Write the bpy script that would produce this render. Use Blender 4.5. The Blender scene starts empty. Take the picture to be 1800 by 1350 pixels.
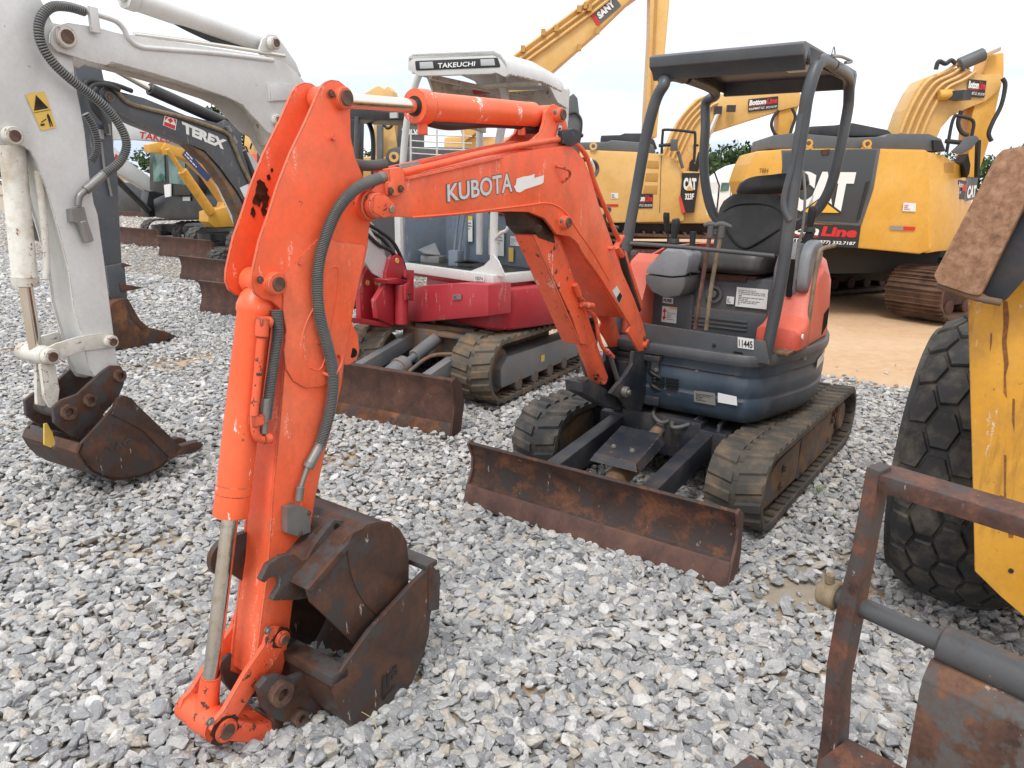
import bpy, bmesh, math, random
import numpy as np
from mathutils import Vector, Matrix, noise as mnoise
R=math.radians
rnd=random.Random(7)
sc=bpy.context.scene
# ---------------------------------------------------------------- camera
F_PX,PITCH,ROLL,CAM_H=1315.0,0.256,0.015,1.70
cam=bpy.data.cameras.new('camera'); cam_o=bpy.data.objects.new('camera',cam); sc.collection.objects.link(cam_o)
cam.sensor_width=36; cam.lens=36*F_PX/1800; cam.clip_end=2000; cam.clip_start=0.05
_f=Vector((0,math.cos(PITCH),-math.sin(PITCH))); _u=Vector((0,math.sin(PITCH),math.cos(PITCH))); _r=Vector((1,0,0))
_rr=_r*math.cos(ROLL)+_u*math.sin(ROLL); _uu=-_r*math.sin(ROLL)+_u*math.cos(ROLL)
CAM=Vector((0,0,CAM_H))
cam_o.matrix_world=Matrix(((_rr.x,_uu.x,-_f.x,0),(_rr.y,_uu.y,-_f.y,0),(_rr.z,_uu.z,-_f.z,CAM_H),(0,0,0,1)))
sc.camera=cam_o
def ray(x,y): return _rr*((x-900)/F_PX)-_uu*((y-675)/F_PX)+_f
# ---------------------------------------------------------------- world
SUN_EL,SUN_AZ=R(58),R(200)
w=bpy.data.worlds.new('World'); sc.world=w; w.use_nodes=True
nt=w.node_tree; nd=nt.nodes; ln=nt.links; nd.clear()
out=nd.new('ShaderNodeOutputWorld'); bg=nd.new('ShaderNodeBackground'); bg.inputs[1].default_value=0.1
sky=nd.new('ShaderNodeTexSky'); sky.sky_type='NISHITA'; sky.sun_disc=False; sky.sun_elevation=SUN_EL; sky.sun_rotation=SUN_AZ
tc=nd.new('ShaderNodeTexCoord'); sep=nd.new('ShaderNodeSeparateXYZ'); ln.new(tc.outputs['Generated'],sep.inputs[0])
mp=nd.new('ShaderNodeMapping'); mp.inputs['Scale'].default_value=(1.3,1.3,6.5); mp.inputs['Location'].default_value=(.3,.7,.2); ln.new(tc.outputs['Generated'],mp.inputs[0])
nz=nd.new('ShaderNodeTexNoise'); nz.inputs['Scale'].default_value=2.2; nz.inputs['Detail'].default_value=6; nz.inputs['Roughness'].default_value=.55; ln.new(mp.outputs[0],nz.inputs['Vector'])
def wmr(v,a,b,c=0,d=1):
    m=nd.new('ShaderNodeMapRange'); m.inputs[1].default_value=a; m.inputs[2].default_value=b; m.inputs[3].default_value=c; m.inputs[4].default_value=d; ln.new(v,m.inputs[0]); return m.outputs[0]
def wmul(a,b):
    m=nd.new('ShaderNodeMath'); m.operation='MULTIPLY'; ln.new(a,m.inputs[0]); ln.new(b,m.inputs[1]); return m.outputs[0]
cl=wmul(wmr(nz.outputs[0],.40,.64),wmr(sep.outputs[2],.30,.04))
mx=nd.new('ShaderNodeMix'); mx.data_type='RGBA'; ln.new(cl,mx.inputs[0])
mx.inputs[6].default_value=(10.3,10.4,10.6,1); mx.inputs[7].default_value=(5.2,6.1,7.7,1)
m2=nd.new('ShaderNodeMix'); m2.data_type='RGBA'; m2.inputs[0].default_value=.93; ln.new(sky.outputs[0],m2.inputs[6]); ln.new(mx.outputs[2],m2.inputs[7])
ln.new(m2.outputs[2],bg.inputs[0]); ln.new(bg.outputs[0],out.inputs[0])
# ---------------------------------------------------------------- sun (overcast: weak and broad)
sl=bpy.data.lights.new('sun','SUN'); sl.energy=1.5; sl.angle=R(18); sl.color=(1,.97,.93)
so=bpy.data.objects.new('sun',sl); sc.collection.objects.link(so)
sd=Vector((math.cos(SUN_EL)*math.sin(SUN_AZ),math.cos(SUN_EL)*math.cos(SUN_AZ),math.sin(SUN_EL)))
so.rotation_euler=sd.to_track_quat('Z','Y').to_euler()
sc.view_settings.view_transform='Standard'; sc.view_settings.look='None'; sc.view_settings.exposure=0.47; sc.view_settings.gamma=1.0
# ---------------------------------------------------------------- materials
MATS={}
class NM:
    def __init__(s,name,rough=.6,metal=0.,spec=.5):
        s.m=bpy.data.materials.new(name); s.m.use_nodes=True; s.t=s.m.node_tree; s.b=s.t.nodes['Principled BSDF']; MATS[name]=s.m
        s.b.inputs['Roughness'].default_value=rough; s.b.inputs['Metallic'].default_value=metal; s.b.inputs['Specular IOR Level'].default_value=spec
        s.tc=s.t.nodes.new('ShaderNodeTexCoord'); s.co=s.tc.outputs['Object']
    def n(s,t): return s.t.nodes.new(t)
    def l(s,a,b): s.t.links.new(a,b)
    def put(s,sock,v):
        if isinstance(v,bpy.types.NodeSocket): s.l(v,sock)
        elif isinstance(v,(tuple,list)): sock.default_value=tuple(v)+((1,) if len(v)==3 and sock.type=='RGBA' else ())
        else: sock.default_value=v
    def noise(s,scale,detail=4,rough=.55,vec=None,stretch=None,dist=0,off=0):
        q=s.n('ShaderNodeTexNoise'); q.inputs['Scale'].default_value=scale; q.inputs['Detail'].default_value=detail; q.inputs['Roughness'].default_value=rough; q.inputs['Distortion'].default_value=dist
        v=vec or s.co
        if stretch or off:
            m=s.n('ShaderNodeMapping'); m.inputs['Scale'].default_value=stretch or (1,1,1); m.inputs['Location'].default_value=(off,off*1.7,off*.6); s.l(v,m.inputs[0]); v=m.outputs[0]
        s.l(v,q.inputs['Vector']); return q.outputs[0]
    def mr(s,v,a,b,c=0.,d=1.):
        m=s.n('ShaderNodeMapRange'); s.put(m.inputs[0],v)
        for i,k in enumerate((a,b,c,d)): m.inputs[i+1].default_value=k
        return m.outputs[0]
    def math(s,op,a,b=0.):
        m=s.n('ShaderNodeMath'); m.operation=op; s.put(m.inputs[0],a); s.put(m.inputs[1],b); return m.outputs[0]
    def mix(s,f,a,b,mode='MIX'):
        m=s.n('ShaderNodeMix'); m.data_type='RGBA'; m.blend_type=mode; s.put(m.inputs[0],f); s.put(m.inputs[6],a); s.put(m.inputs[7],b); return m.outputs[2]
    def ramp(s,f,stops):
        q=s.n('ShaderNodeValToRGB'); e=q.color_ramp.elements
        while len(e)<len(stops): e.new(.5)
        for i,(p,c) in enumerate(stops): e[i].position=p; e[i].color=tuple(c)+(1,)
        s.l(f,q.inputs[0]); return q.outputs[0]
    def col(s,v): s.put(s.b.inputs['Base Color'],v); return s
    def rough(s,v): s.put(s.b.inputs['Roughness'],v)
    def bump(s,h,dist=.002,strength=1.):
        q=s.n('ShaderNodeBump'); q.inputs['Distance'].default_value=dist; q.inputs['Strength'].default_value=strength; s.l(h,q.inputs['Height']); s.l(q.outputs[0],s.b.inputs['Normal']); return q
    def edge(s,r=.006):
        bv=s.n('ShaderNodeBevel'); bv.samples=3; bv.inputs[0].default_value=r
        g=s.n('ShaderNodeNewGeometry'); d=s.n('ShaderNodeVectorMath'); d.operation='DOT_PRODUCT'
        s.l(bv.outputs[0],d.inputs[0]); s.l(g.outputs['Normal'],d.inputs[1])
        return s.mr(d.outputs['Value'],.999,.93)
def paint(name,c,fade=None,rough=.45,chip=.0,chipc=(.07,.035,.025),edge=0.,dirt=0.,dirtc=(.22,.17,.12),scr=0.,scrc=(.7,.68,.62),metal=0,sc_=1.,spec=.5,streak=0.,mott=.35):
    m=NM(name,rough,metal,spec)
    fade=fade or tuple(min(1,x*1.25+.03) for x in c)
    big=m.noise(2.6*sc_,3,.5); k=m.mix(m.mr(big,.38,.72),c,fade)
    fine=m.noise(60*sc_,4,.6); k=m.mix(m.mr(fine,.3,.75,.0,.22),k,tuple(x*.62 for x in c))
    if mott: k=m.mix(m.mr(m.noise(11*sc_,6,.7,off=11),.5,.78,0,mott),k,tuple(x*.55+.02 for x in c))
    if dirt: k=m.mix(m.math('MULTIPLY',m.mr(m.noise(7*sc_,8,.68,off=3),.46,.72),dirt),k,dirtc)
    if streak: k=m.mix(m.math('MULTIPLY',m.mr(m.noise(9*sc_,7,.72,stretch=(1,1,.12),off=6),.54,.66),streak),k,chipc)
    if scr:
        s1=m.mr(m.noise(16*sc_,5,.7,stretch=(1,1,.22),off=5),.62,.65); s2=m.mr(m.noise(150*sc_,2,.6,off=2),.45,.6)
        k=m.mix(m.math('MULTIPLY',m.math('MULTIPLY',s1,s2),scr),k,scrc)
    ch=m.mr(m.noise(22*sc_,9,.72,off=9),.70-chip*.16,.715-chip*.16) if chip else None
    if edge:
        e=m.math('MULTIPLY',m.edge(.006/sc_),m.mr(m.noise(45*sc_,6,.7,off=4),.56-edge*.2,.60-edge*.2)); ch=m.math('MAXIMUM',ch,e) if ch is not None else e
    if ch is not None:
        k=m.mix(ch,k,m.mix(m.mr(fine,.4,.6),chipc,tuple(min(1,x*2.2) for x in chipc)))
        m.rough(m.mr(ch,0,1,rough,.85))
    m.col(k); m.bump(m.math('ADD',m.math('MULTIPLY',fine,.35),m.noise(9*sc_,3,.5)),.0016/sc_,.55)
    return m.m
def rust(name,c0,c1,c2,rough=.8,sc_=1.,paintc=None,pamt=0.,scr=0.,metal=.0,bump=.002):
    m=NM(name,rough,metal,.35); a=m.noise(4*sc_,9,.66,dist=.3); b=m.noise(38*sc_,8,.7)
    k=m.ramp(m.math('ADD',m.math('MULTIPLY',a,.72),m.math('MULTIPLY',b,.28)),[(.36,c0),(.5,c1),(.66,c2)])
    k=m.mix(m.mr(b,.56,.75,0,.5),k,tuple(x*.4 for x in c0))
    if paintc: k=m.mix(m.mr(m.noise(5.5*sc_,8,.65,off=7),.56-.2*pamt,.62-.2*pamt),k,m.mix(m.mr(b,.4,.62,0,.6),paintc,c1))
    if scr: k=m.mix(m.math('MULTIPLY',m.mr(m.noise(20*sc_,6,.75,stretch=(1,1,.3),off=2),.65,.68),scr),k,(.42,.36,.30))
    m.col(k); m.rough(m.mr(a,.3,.7,rough-.18,rough+.1)); m.bump(m.math('ADD',a,m.math('MULTIPLY',b,.5)),bump,.7)
    return m.m
def plain(name,c,rough=.6,metal=0.,var=.25,sc_=1.,bump=.0006,spec=.5):
    m=NM(name,rough,metal,spec); a=m.noise(30*sc_,6,.6)
    k=m.mix(m.mr(a,.3,.75,0,var),c,tuple(x*.5 for x in c)); k=m.mix(m.mr(m.noise(5*sc_,5,.6,off=3),.45,.75,0,var),k,tuple(min(1,x*1.3+.05) for x in c))
    m.col(k); m.bump(a,bump,.5); return m.m
def fl(name,c,rough=.5,metal=0.):
    m=NM(name,rough,metal); m.col(m.mix(m.mr(m.noise(40,5,.6),.35,.75,0,.18),c,tuple(x*.6 for x in c))); return m.m
# ---------------------------------------------------------------- geometry kit
class B:
    def __init__(s): s.v=[]; s.f=[]; s.sm=[]; s.mi=[]; s.cur=0
    def add(s,vs,fs,smooth=False):
        o=len(s.v); s.v+=[tuple(v) for v in vs]; s.f+=[tuple(o+i for i in f) for f in fs]; s.sm+=[smooth]*len(fs); s.mi+=[s.cur]*len(fs); return s
    def plate(s,pts,d):
        n=len(pts); d=Vector(d); a=[Vector(p) for p in pts]; b=[p+d for p in a]
        return s.add(a+b,[tuple(range(n)),tuple(range(2*n-1,n-1,-1))]+[(i,n+i,n+(i+1)%n,(i+1)%n) for i in range(n)])
    def box(s,c,sz,rot=None):
        hx,hy,hz=(k/2 for k in sz); v=[Vector((x,y,z)) for x in(-hx,hx) for y in(-hy,hy) for z in(-hz,hz)]
        if rot is not None: v=[rot@p for p in v]
        c=Vector(c); return s.add([p+c for p in v],[(0,1,3,2),(4,6,7,5),(0,4,5,1),(2,3,7,6),(0,2,6,4),(1,5,7,3)])
    def beam(s,p,q,wd,ht,up=(0,0,1),w2=None,h2=None):
        p,q=Vector(p),Vector(q); d=(q-p).normalized(); sx=d.cross(Vector(up)).normalized(); uz=sx.cross(d)
        w2=w2 or wd; h2=h2 or ht
        a=[p+sx*(wd/2*i)+uz*(ht/2*j) for i,j in((-1,-1),(1,-1),(1,1),(-1,1))]; b=[q+sx*(w2/2*i)+uz*(h2/2*j) for i,j in((-1,-1),(1,-1),(1,1),(-1,1))]
        return s.loft([a,b])
    def loft(s,rings,cap=True,closed=True,smooth=False):
        n=len(rings[0]); vs=[v for r in rings for v in r]; fs=[]
        for k in range(len(rings)-1):
            for i in range(n if closed else n-1):
                j=(i+1)%n; fs.append((k*n+i,k*n+j,(k+1)*n+j,(k+1)*n+i))
        s.add(vs,fs,smooth)
        if cap and closed: s.add(rings[0],[tuple(range(n-1,-1,-1))]); s.add(rings[-1],[tuple(range(n))])
        return s
    def lathe(s,p,q,prof,seg=28,cap=True,smooth=True):
        p,q=Vector(p),Vector(q); d=q-p; L=d.length; d.normalize(); a=d.orthogonal().normalized(); b=d.cross(a)
        rings=[]
        for t,r in prof:
            c=p+d*(t*L); rings.append([c+(a*math.cos(2*math.pi*i/seg)+b*math.sin(2*math.pi*i/seg))*max(r,1e-5) for i in range(seg)])
        return s.loft(rings,cap,True,smooth)
    def cyl(s,p,q,r,r2=None,seg=28):
        p,q=Vector(p),Vector(q); L=max((q-p).length,1e-6); r2=r if r2 is None else r2; e=min(.12*min(r,r2),.2*L)/L
        ee=min(.12*min(r,r2),.2*L)
        return s.lathe(p,q,[(0,r-ee),(e,r),(1-e,r2),(1,r2-ee)],seg)
    def ring(s,c,ax,ro,ri,t,seg=28):
        ax=Vector(ax).normalized(); c=Vector(c); p=c-ax*t/2; q=c+ax*t/2; a=ax.orthogonal().normalized(); b=ax.cross(a); rs=[]
        for r,o in((ri,p),(ro,p),(ro,q),(ri,q),(ri,p)): rs.append([o+(a*math.cos(2*math.pi*i/seg)+b*math.sin(2*math.pi*i/seg))*r for i in range(seg)])
        return s.loft(rs,False,True,True)
    def tube(s,pts,r,seg=12,sub=6,ribs=0,closed=False,radii=None):
        P=[Vector(p) for p in pts]
        if sub>1 and len(P)>2: P,radii=spl(P,sub,closed,radii)
        n=len(P)
        if ribs:
            L=[0]; 
            for i in range(1,n): L.append(L[-1]+(P[i]-P[i-1]).length)
            N=int(L[-1]/ribs)*4; Q=[]; j=0
            for k in range(N+1):
                t=L[-1]*k/N
                while j<n-2 and L[j+1]<t: j+=1
                u=(t-L[j])/max(1e-9,L[j+1]-L[j]); Q.append(P[j].lerp(P[j+1],u))
            P=Q; n=len(P); radii=[r*(1.0 if (i%4) in(0,1) else .86) for i in range(n)]
        rings=[]; u=None
        for i in range(n):
            d=(P[min(i+1,n-1)]-P[max(i-1,0)]) if not closed else (P[(i+1)%n]-P[i-1])
            d=d.normalized()
            u=d.orthogonal().normalized() if u is None else (u-d*u.dot(d)).normalized()
            v=d.cross(u); rr=radii[i] if radii else r
            rings.append([P[i]+(u*math.cos(2*math.pi*k/seg)+v*math.sin(2*math.pi*k/seg))*rr for k in range(seg)])
        if closed: rings.append(rings[0])
        k=len(s.f); s.loft(rings,not closed,True,True)
        if ribs:
            for i in range(len(rings)-1):
                if i%4!=0:
                    for j in range(seg): s.mi[k+i*seg+j]=1 if i%4==2 else 0
        return s
    def sphere(s,c,r,seg=16):
        c=Vector(c); return s.lathe(c-Vector((0,0,r)),c+Vector((0,0,r)),[((1-math.cos(math.pi*i/8))/2,r*math.sin(math.pi*i/8)) for i in range(9)],seg)
    def bolt(s,p,d,r,h=None):
        p=Vector(p); d=Vector(d).normalized(); h=h or r*.8
        s.cyl(p,p+d*h*.3,r*1.35,seg=16); return s.lathe(p+d*h*.3,p+d*h*1.3,[(0,r),(.8,r),(1,r*.8)],6,smooth=False)
def spl(P,sub,closed=False,radii=None):
    n=len(P); Q=[]; RR=[] if radii else None
    for i in range(n if closed else n-1):
        g=lambda k:P[k%n] if closed else P[max(0,min(n-1,k))]
        a,b,c,d=g(i-1),g(i),g(i+1),g(i+2)
        for k in range(sub):
            t=k/sub; Q.append(.5*((2*b)+(c-a)*t+(2*a-5*b+4*c-d)*t*t+(3*b-a-3*c+d)*t**3))
            if radii: RR.append(radii[i]*(1-t)+radii[(i+1)%n]*t)
    if not closed: Q.append(P[-1]); 
    if radii and not closed: RR.append(radii[-1])
    return Q,RR
def rc(pts,r,seg=4):
    """round the corners of a planar outline; r a number or one per corner"""
    n=len(pts); P=[Vector(p) for p in pts]; o=[]
    if isinstance(r,(list,tuple)): r=list(r)+[r[-1]]*n
    for i in range(n):
        ri=r[i] if isinstance(r,(list,tuple)) else r
        a,b,c=P[i-1],P[i],P[(i+1)%n]; u=(a-b); v=(c-b); lu,lv=u.length,v.length
        if ri<=0 or lu<1e-6 or lv<1e-6: o.append(b); continue
        u/=lu; v/=lv; an=u.angle(v,math.pi)
        if an>math.pi-.06: o.append(b); continue
        t=min(ri/math.tan(an/2),.48*lu,.48*lv); p,q=b+u*t,b+v*t
        for k in range(seg+1):
            s=k/seg; o.append(p*(1-s)**2+b*2*s*(1-s)+q*s*s)
    return o
def sm(pts,n=5): return spl([Vector(p) for p in pts],n,True)[0]
OFF={}
def mesh_obj(name,b,mat,parent,bevel=0.,T=None):
    me=bpy.data.meshes.new(name); vs=np.array(b.v,dtype=np.float64)
    c=(vs.min(0)+vs.max(0))/2
    me.from_pydata([tuple(v) for v in (vs-c)],[],b.f); me.update()
    me.polygons.foreach_set('use_smooth',b.sm)
    o=bpy.data.objects.new(name,me); sc.collection.objects.link(o)
    if mat=='ribbed_hose': mat=('ribbed_hose','pure_black')
    if isinstance(mat,(list,tuple)):
        for m in mat: me.materials.append(MATS[m])
    elif mat: me.materials.append(MATS[mat])
    me.polygons.foreach_set('material_index',b.mi)
    bm=bmesh.new(); bm.from_mesh(me); bmesh.ops.remove_doubles(bm,verts=bm.verts,dist=1e-6)
    bmesh.ops.recalc_face_normals(bm,faces=bm.faces)
    if bevel>0:
        ed=[e for e in bm.edges if len(e.link_faces)==2 and e.calc_face_angle(0)>R(33) and not(e.link_faces[0].smooth and e.link_faces[1].smooth)]
        if ed:
            try: bmesh.ops.bevel(bm,geom=ed,offset=bevel,segments=2,affect='EDGES',profile=.6,clamp_overlap=True)
            except Exception: pass
    bm.to_mesh(me); bm.free()
    for p in me.polygons: p.use_smooth=True
    me.set_sharp_from_angle(angle=R(38))
    po=OFF.get(parent.name,Vector((0,0,0))) if parent else Vector((0,0,0))
    o.parent=parent; o.location=Vector(c)-po; OFF[o.name]=Vector(c)
    return o
class Thing:
    def __init__(s,name,label,cat,o=(0,0,0),yaw=0.,group=None):
        s.e=bpy.data.objects.new(name,None); sc.collection.objects.link(s.e); s.o=Vector(o); s.yaw=yaw
        s.e.location=s.o; s.e.rotation_euler=(0,0,yaw); s.e.empty_display_size=.2
        s.e['label']=label; s.e['category']=cat
        if group: s.e['group']=group
        s.Rz=Matrix.Rotation(yaw,3,'Z'); s.Ri=s.Rz.transposed(); s.C=s.Ri@(CAM-s.o)
    def on(s,ax,v,a):
        """picture positions (1800 px wide) -> points on the machine's own plane ax=v"""
        r=[]
        for i in range(0,len(a),2):
            d=s.Ri@ray(a[i],a[i+1]); p=s.C+d*((v-s.C[ax])/d[ax]); p[ax]=v; r.append(p)
        return r
    def X(s,v,*a): return s.on(0,v,a)
    def Y(s,v,*a): return s.on(1,v,a)
    def Z(s,v,*a): return s.on(2,v,a)
    def bolts(s,pts,d,r,mat='steel_bolt',parent=None):
        for p in pts: s.part('bolt',B().bolt(p,d,r),mat,parent)
    def part(s,name,b,mat,parent=None,bevel=0.,label=None):
        o=mesh_obj(name,b,mat,parent or s.e,bevel)
        if label: o['label']=label
        return o
def quad_map(T,name,vs2,fs,corners,mat,parent,lift):
    """flat lettering / sticker: unit-square drawing mapped on four corners bl,br,tr,tl"""
    bl,br,tr,tl=[Vector(c) for c in corners]; n=(br-bl).cross(tl-bl).normalized()
    if n.dot(T.C-bl)<0: n=-n
    b=B(); b.add([bl*(1-u)*(1-v)+br*u*(1-v)+tr*u*v+tl*(1-u)*v+n*lift for u,v in vs2],fs)
    me=bpy.data.meshes.new(name); vs=np.array(b.v); c=(vs.min(0)+vs.max(0))/2
    me.from_pydata([tuple(v) for v in vs-c],[],b.f); me.update(); me.materials.append(MATS[mat])
    o=bpy.data.objects.new(name,me); sc.collection.objects.link(o); o.parent=parent or T.e
    o.location=Vector(c)-OFF.get(o.parent.name,Vector((0,0,0))); OFF[o.name]=Vector(c); return o
def text2d(s,bold=0.,shear=0.,space=1.):
    cu=bpy.data.curves.new('t','FONT'); cu.body=s; cu.offset=bold; cu.shear=shear; cu.space_character=space; cu.resolution_u=3
    ob=bpy.data.objects.new('t',cu); me=bpy.data.meshes.new_from_object(ob)
    vs=[(v.co.x,v.co.y) for v in me.vertices]; fs=[tuple(p.vertices) for p in me.polygons]
    bpy.data.objects.remove(ob); bpy.data.curves.remove(cu); bpy.data.meshes.remove(me)
    xs=[v[0] for v in vs]; ys=[v[1] for v in vs]; x0,x1,y0,y1=min(xs),max(xs),min(ys),max(ys)
    return [((x-x0)/(x1-x0),(y-y0)/(y1-y0)) for x,y in vs],fs
def text(T,s,corners,mat,parent=None,name='lettering',lift=.003,bold=.03,shear=0.,space=1.,sub=(0,0,1,1)):
    vs,fs=text2d(s,bold,shear,space); x0,y0,x1,y1=sub
    return quad_map(T,name,[(x0+u*(x1-x0),y0+v*(y1-y0)) for u,v in vs],fs,corners,mat,parent,lift)
def sticker(T,corners,mat,parent=None,name='sticker',lift=.0015,sub=(0,0,1,1)):
    x0,y0,x1,y1=sub
    return quad_map(T,name,[(x0,y0),(x1,y0),(x1,y1),(x0,y1)],[(0,1,2,3)],corners,mat,parent,lift)
def polymark(T,pts,corners,mat,parent=None,name='mark',lift=.003):
    return quad_map(T,name,pts,[tuple(range(len(pts)))],corners,mat,parent,lift)
def lines(T,corners,mat,parent,rows,x0=.1,x1=.9,y0=.15,y1=.8,name='print',lift=.0035,seed=1):
    """rows of small print too fine to read"""
    r=random.Random(seed); vs=[]; fs=[]; h=(y1-y0)/rows
    for k in range(rows):
        x=x0; y=y0+k*h
        while x<x1-.03:
            w_=min(r.uniform(.03,.13),x1-x); o=len(vs); vs+=[(x,y+h*.25),(x+w_,y+h*.25),(x+w_,y+h*.7),(x,y+h*.7)]; fs.append((o,o+1,o+2,o+3)); x+=w_+.025
            if r.random()<.12: break
    return quad_map(T,name,vs,fs,corners,mat,parent,lift)
# ---------------------------------------------------------------- palette
ORG=(.90,.12,.038)
paint('orange_paint',ORG,(.90,.20,.10),.45,chip=.22,edge=.8,scr=.6,scrc=(.85,.55,.45),dirt=.5,dirtc=(.42,.10,.045),streak=.10,mott=.3)
paint('orange_worn',(.84,.10,.03),(.85,.15,.07),.5,chip=.66,edge=1.2,chipc=(.045,.025,.018),scr=.8,scrc=(.85,.7,.62),dirt=.35,dirtc=(.3,.09,.04))
paint('orange_cyl',(.88,.125,.04),(.90,.17,.07),.38,chip=.22,edge=.6,scr=1.6,scrc=(.85,.75,.7),mott=.2)
paint('orange_hood',(.70,.10,.055),(.78,.20,.14),.5,chip=.05,edge=.3,dirt=.25,dirtc=(.5,.2,.13))
paint('blue_skirt',(.028,.047,.072),(.062,.09,.125),.42,chip=.2,edge=.5,chipc=(.16,.06,.03),dirt=.4,dirtc=(.12,.13,.14))
paint('dark_blue',(.014,.018,.028),(.035,.04,.05),.5,chip=.35,edge=.25,chipc=(.11,.055,.035),dirt=.6,dirtc=(.10,.075,.055))
paint('dark_rail',(.055,.065,.075),(.10,.11,.12),.42,chip=.08,edge=.5,chipc=(.16,.07,.03),dirt=.2,dirtc=(.15,.13,.1))
paint('grey_plastic',(.20,.215,.235),(.28,.29,.31),.55,chip=0,dirt=.2,dirtc=(.12,.115,.11))
paint('grey_plastic_dark',(.085,.085,.09),(.13,.13,.13),.6,dirt=.35,dirtc=(.15,.14,.12))
paint('seat_vinyl',(.018,.018,.019),(.035,.034,.032),.42,dirt=.35,dirtc=(.11,.10,.08))
paint('rubber',(.035,.035,.035),(.06,.06,.058),.75,dirt=.85,dirtc=(.17,.135,.10))
paint('rubber_muddy',(.05,.047,.042),(.085,.075,.062),.85,dirt=.8,dirtc=(.20,.14,.085))
paint('rubber_tan',(.09,.08,.065),(.14,.12,.092),.88,dirt=1.,dirtc=(.26,.15,.075))
paint('orange_plain',ORG,(.90,.18,.085),.42,dirt=.18,dirtc=(.45,.10,.04)); plain('black_hose',(.022,.022,.023),.55)
plain('grip_black',(.02,.02,.02),.6,bump=.001)
plain('grey_hose',(.10,.10,.10),.6)
NM('rubber_core',.7)
m=NM('ribbed_hose',.4); m.col(m.mix(m.mr(m.noise(20,5),.4,.7,0,.6),(.13,.14,.145),(.19,.18,.15)))
m=NM('chrome',.16,1.0); m.col((.72,.70,.66)); m.rough(m.mr(m.noise(30,6,stretch=(1,1,.2)),.3,.7,.10,.30))
m=NM('chrome_dull',.2,1.0); m.col(m.mix(m.mr(m.noise(25,6,.7),.5,.7),(.66,.64,.60),(.42,.36,.28))); m.rough(m.mr(m.noise(18,6,stretch=(1,1,.15)),.3,.7,.12,.32))
plain('steel_bolt',(.30,.28,.26),.45,.7)
plain('steel_fitting',(.26,.26,.25),.45,.6,var=.5)
rust('rust_blade',(.020,.013,.012),(.06,.029,.021),(.20,.078,.036),.68,1.3,scr=1.,paintc=(.035,.03,.03),pamt=.3)
rust('rust_edge',(.055,.03,.025),(.105,.055,.045),(.16,.085,.06),.75,1.5,scr=.3)
rust('rust_bucket',(.028,.018,.016),(.068,.035,.025),(.14,.065,.038),.55,1.1,paintc=(.048,.045,.045),pamt=.22,scr=1.)
rust('rust_hook',(.03,.02,.017),(.07,.036,.026),(.13,.055,.03),.6,1.3,paintc=(.06,.062,.065),pamt=.55,scr=.3)
rust('rust_bright',(.04,.02,.014),(.12,.052,.027),(.25,.11,.045),.85,1.4,paintc=(.05,.05,.055),pamt=.3)
rust('rust_brown',(.03,.017,.014),(.075,.036,.027),(.14,.065,.042),.75,1.3,scr=.6)
rust('rust_shoe',(.045,.025,.018),(.11,.06,.04),(.19,.115,.075),.7,1.0,bump=.003)
rust('rust_pin',(.04,.025,.02),(.10,.055,.04),(.2,.12,.08),.6,3.)
rust('mud_steel',(.09,.05,.03),(.18,.11,.065),(.27,.17,.10),.9,1.5,paintc=(.10,.11,.12),pamt=.3)
rust('lever_rust',(.07,.035,.028),(.14,.07,.055),(.22,.13,.08),.7,3.)
rust('lever_tan',(.12,.09,.06),(.22,.17,.11),(.30,.24,.16),.8,3.)
plain('sticker_white',(.72,.73,.72),.5,var=.08); plain('ink',(.015,.015,.015),.6,var=0); fl('sticker_yellow',(.75,.50,.10)); fl('red_ink',(.6,.02,.02)); fl('silver_decal',(.58,.60,.62),.35); fl('white_decal',(.80,.80,.78))
fl('decal_black',(.022,.022,.024),.4); fl('pure_black',(.004,.004,.004),.9)
fl('label_metal',(.32,.32,.30),.4,.6)
plain('track_iron',(.06,.045,.035),.8); plain('dirt_rubber_line',(.30,.19,.10),.9)
# ---------------------------------------------------------------- ground
ROW=Thing('site','x','x',(.3596,3.4458,0),-.6175); ROWM=ROW.Rz; ROWO=ROW.o; bpy.data.objects.remove(ROW.e)
def m2w(x,y,z=0): return ROWO+ROWM@Vector((x,y,z))
def w2m(p): return ROWM.transposed()@(Vector(p)-ROWO)
m=NM('ground_soil',.95,0,.2); 
mp_=m.n('ShaderNodeMapping'); mp_.vector_type='POINT'
# rotate world position into the row's own axes
mp_.inputs['Rotation'].default_value=(0,0,.6175); off=ROWM.transposed()@ROWO; mp_.inputs['Location'].default_value=(-off.x,-off.y,0)
m.l(m.tc.outputs['Object'],mp_.inputs[0]); se=m.n('ShaderNodeSeparateXYZ'); m.l(mp_.outputs[0],se.inputs[0])
edge_n=m.noise(.9,6,.6); yy=m.math('ADD',se.outputs[1],m.mr(edge_n,.3,.7,-.55,.55))
sandf=m.mr(m.math('SUBTRACT',yy,m.math('MAXIMUM',m.math('MULTIPLY',m.math('ADD',se.outputs[0],3.),-1.1),0.)),4.15,4.75)
big=m.noise(.35,5,.6); fine=m.noise(9,9,.7); peb=m.noise(60,4,.6)
sand=m.ramp(m.math('ADD',m.math('MULTIPLY',big,.6),m.math('MULTIPLY',fine,.4)),[(.33,(.42,.25,.135)),(.5,(.54,.36,.215)),(.68,(.62,.45,.30))])
sand=m.mix(m.mr(peb,.62,.72,0,.5),sand,(.62,.52,.41)); sand=m.mix(m.mr(peb,.36,.30,0,.4),sand,(.22,.13,.07))
dirt=m.ramp(m.noise(2.2,7,.65,off=3),[(.35,(.30,.27,.23)),(.52,(.38,.32,.25)),(.66,(.50,.33,.19))])
m.col(m.mix(sandf,dirt,sand)); m.bump(m.math('ADD',fine,m.math('MULTIPLY',peb,.4)),.02,.8)
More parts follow.
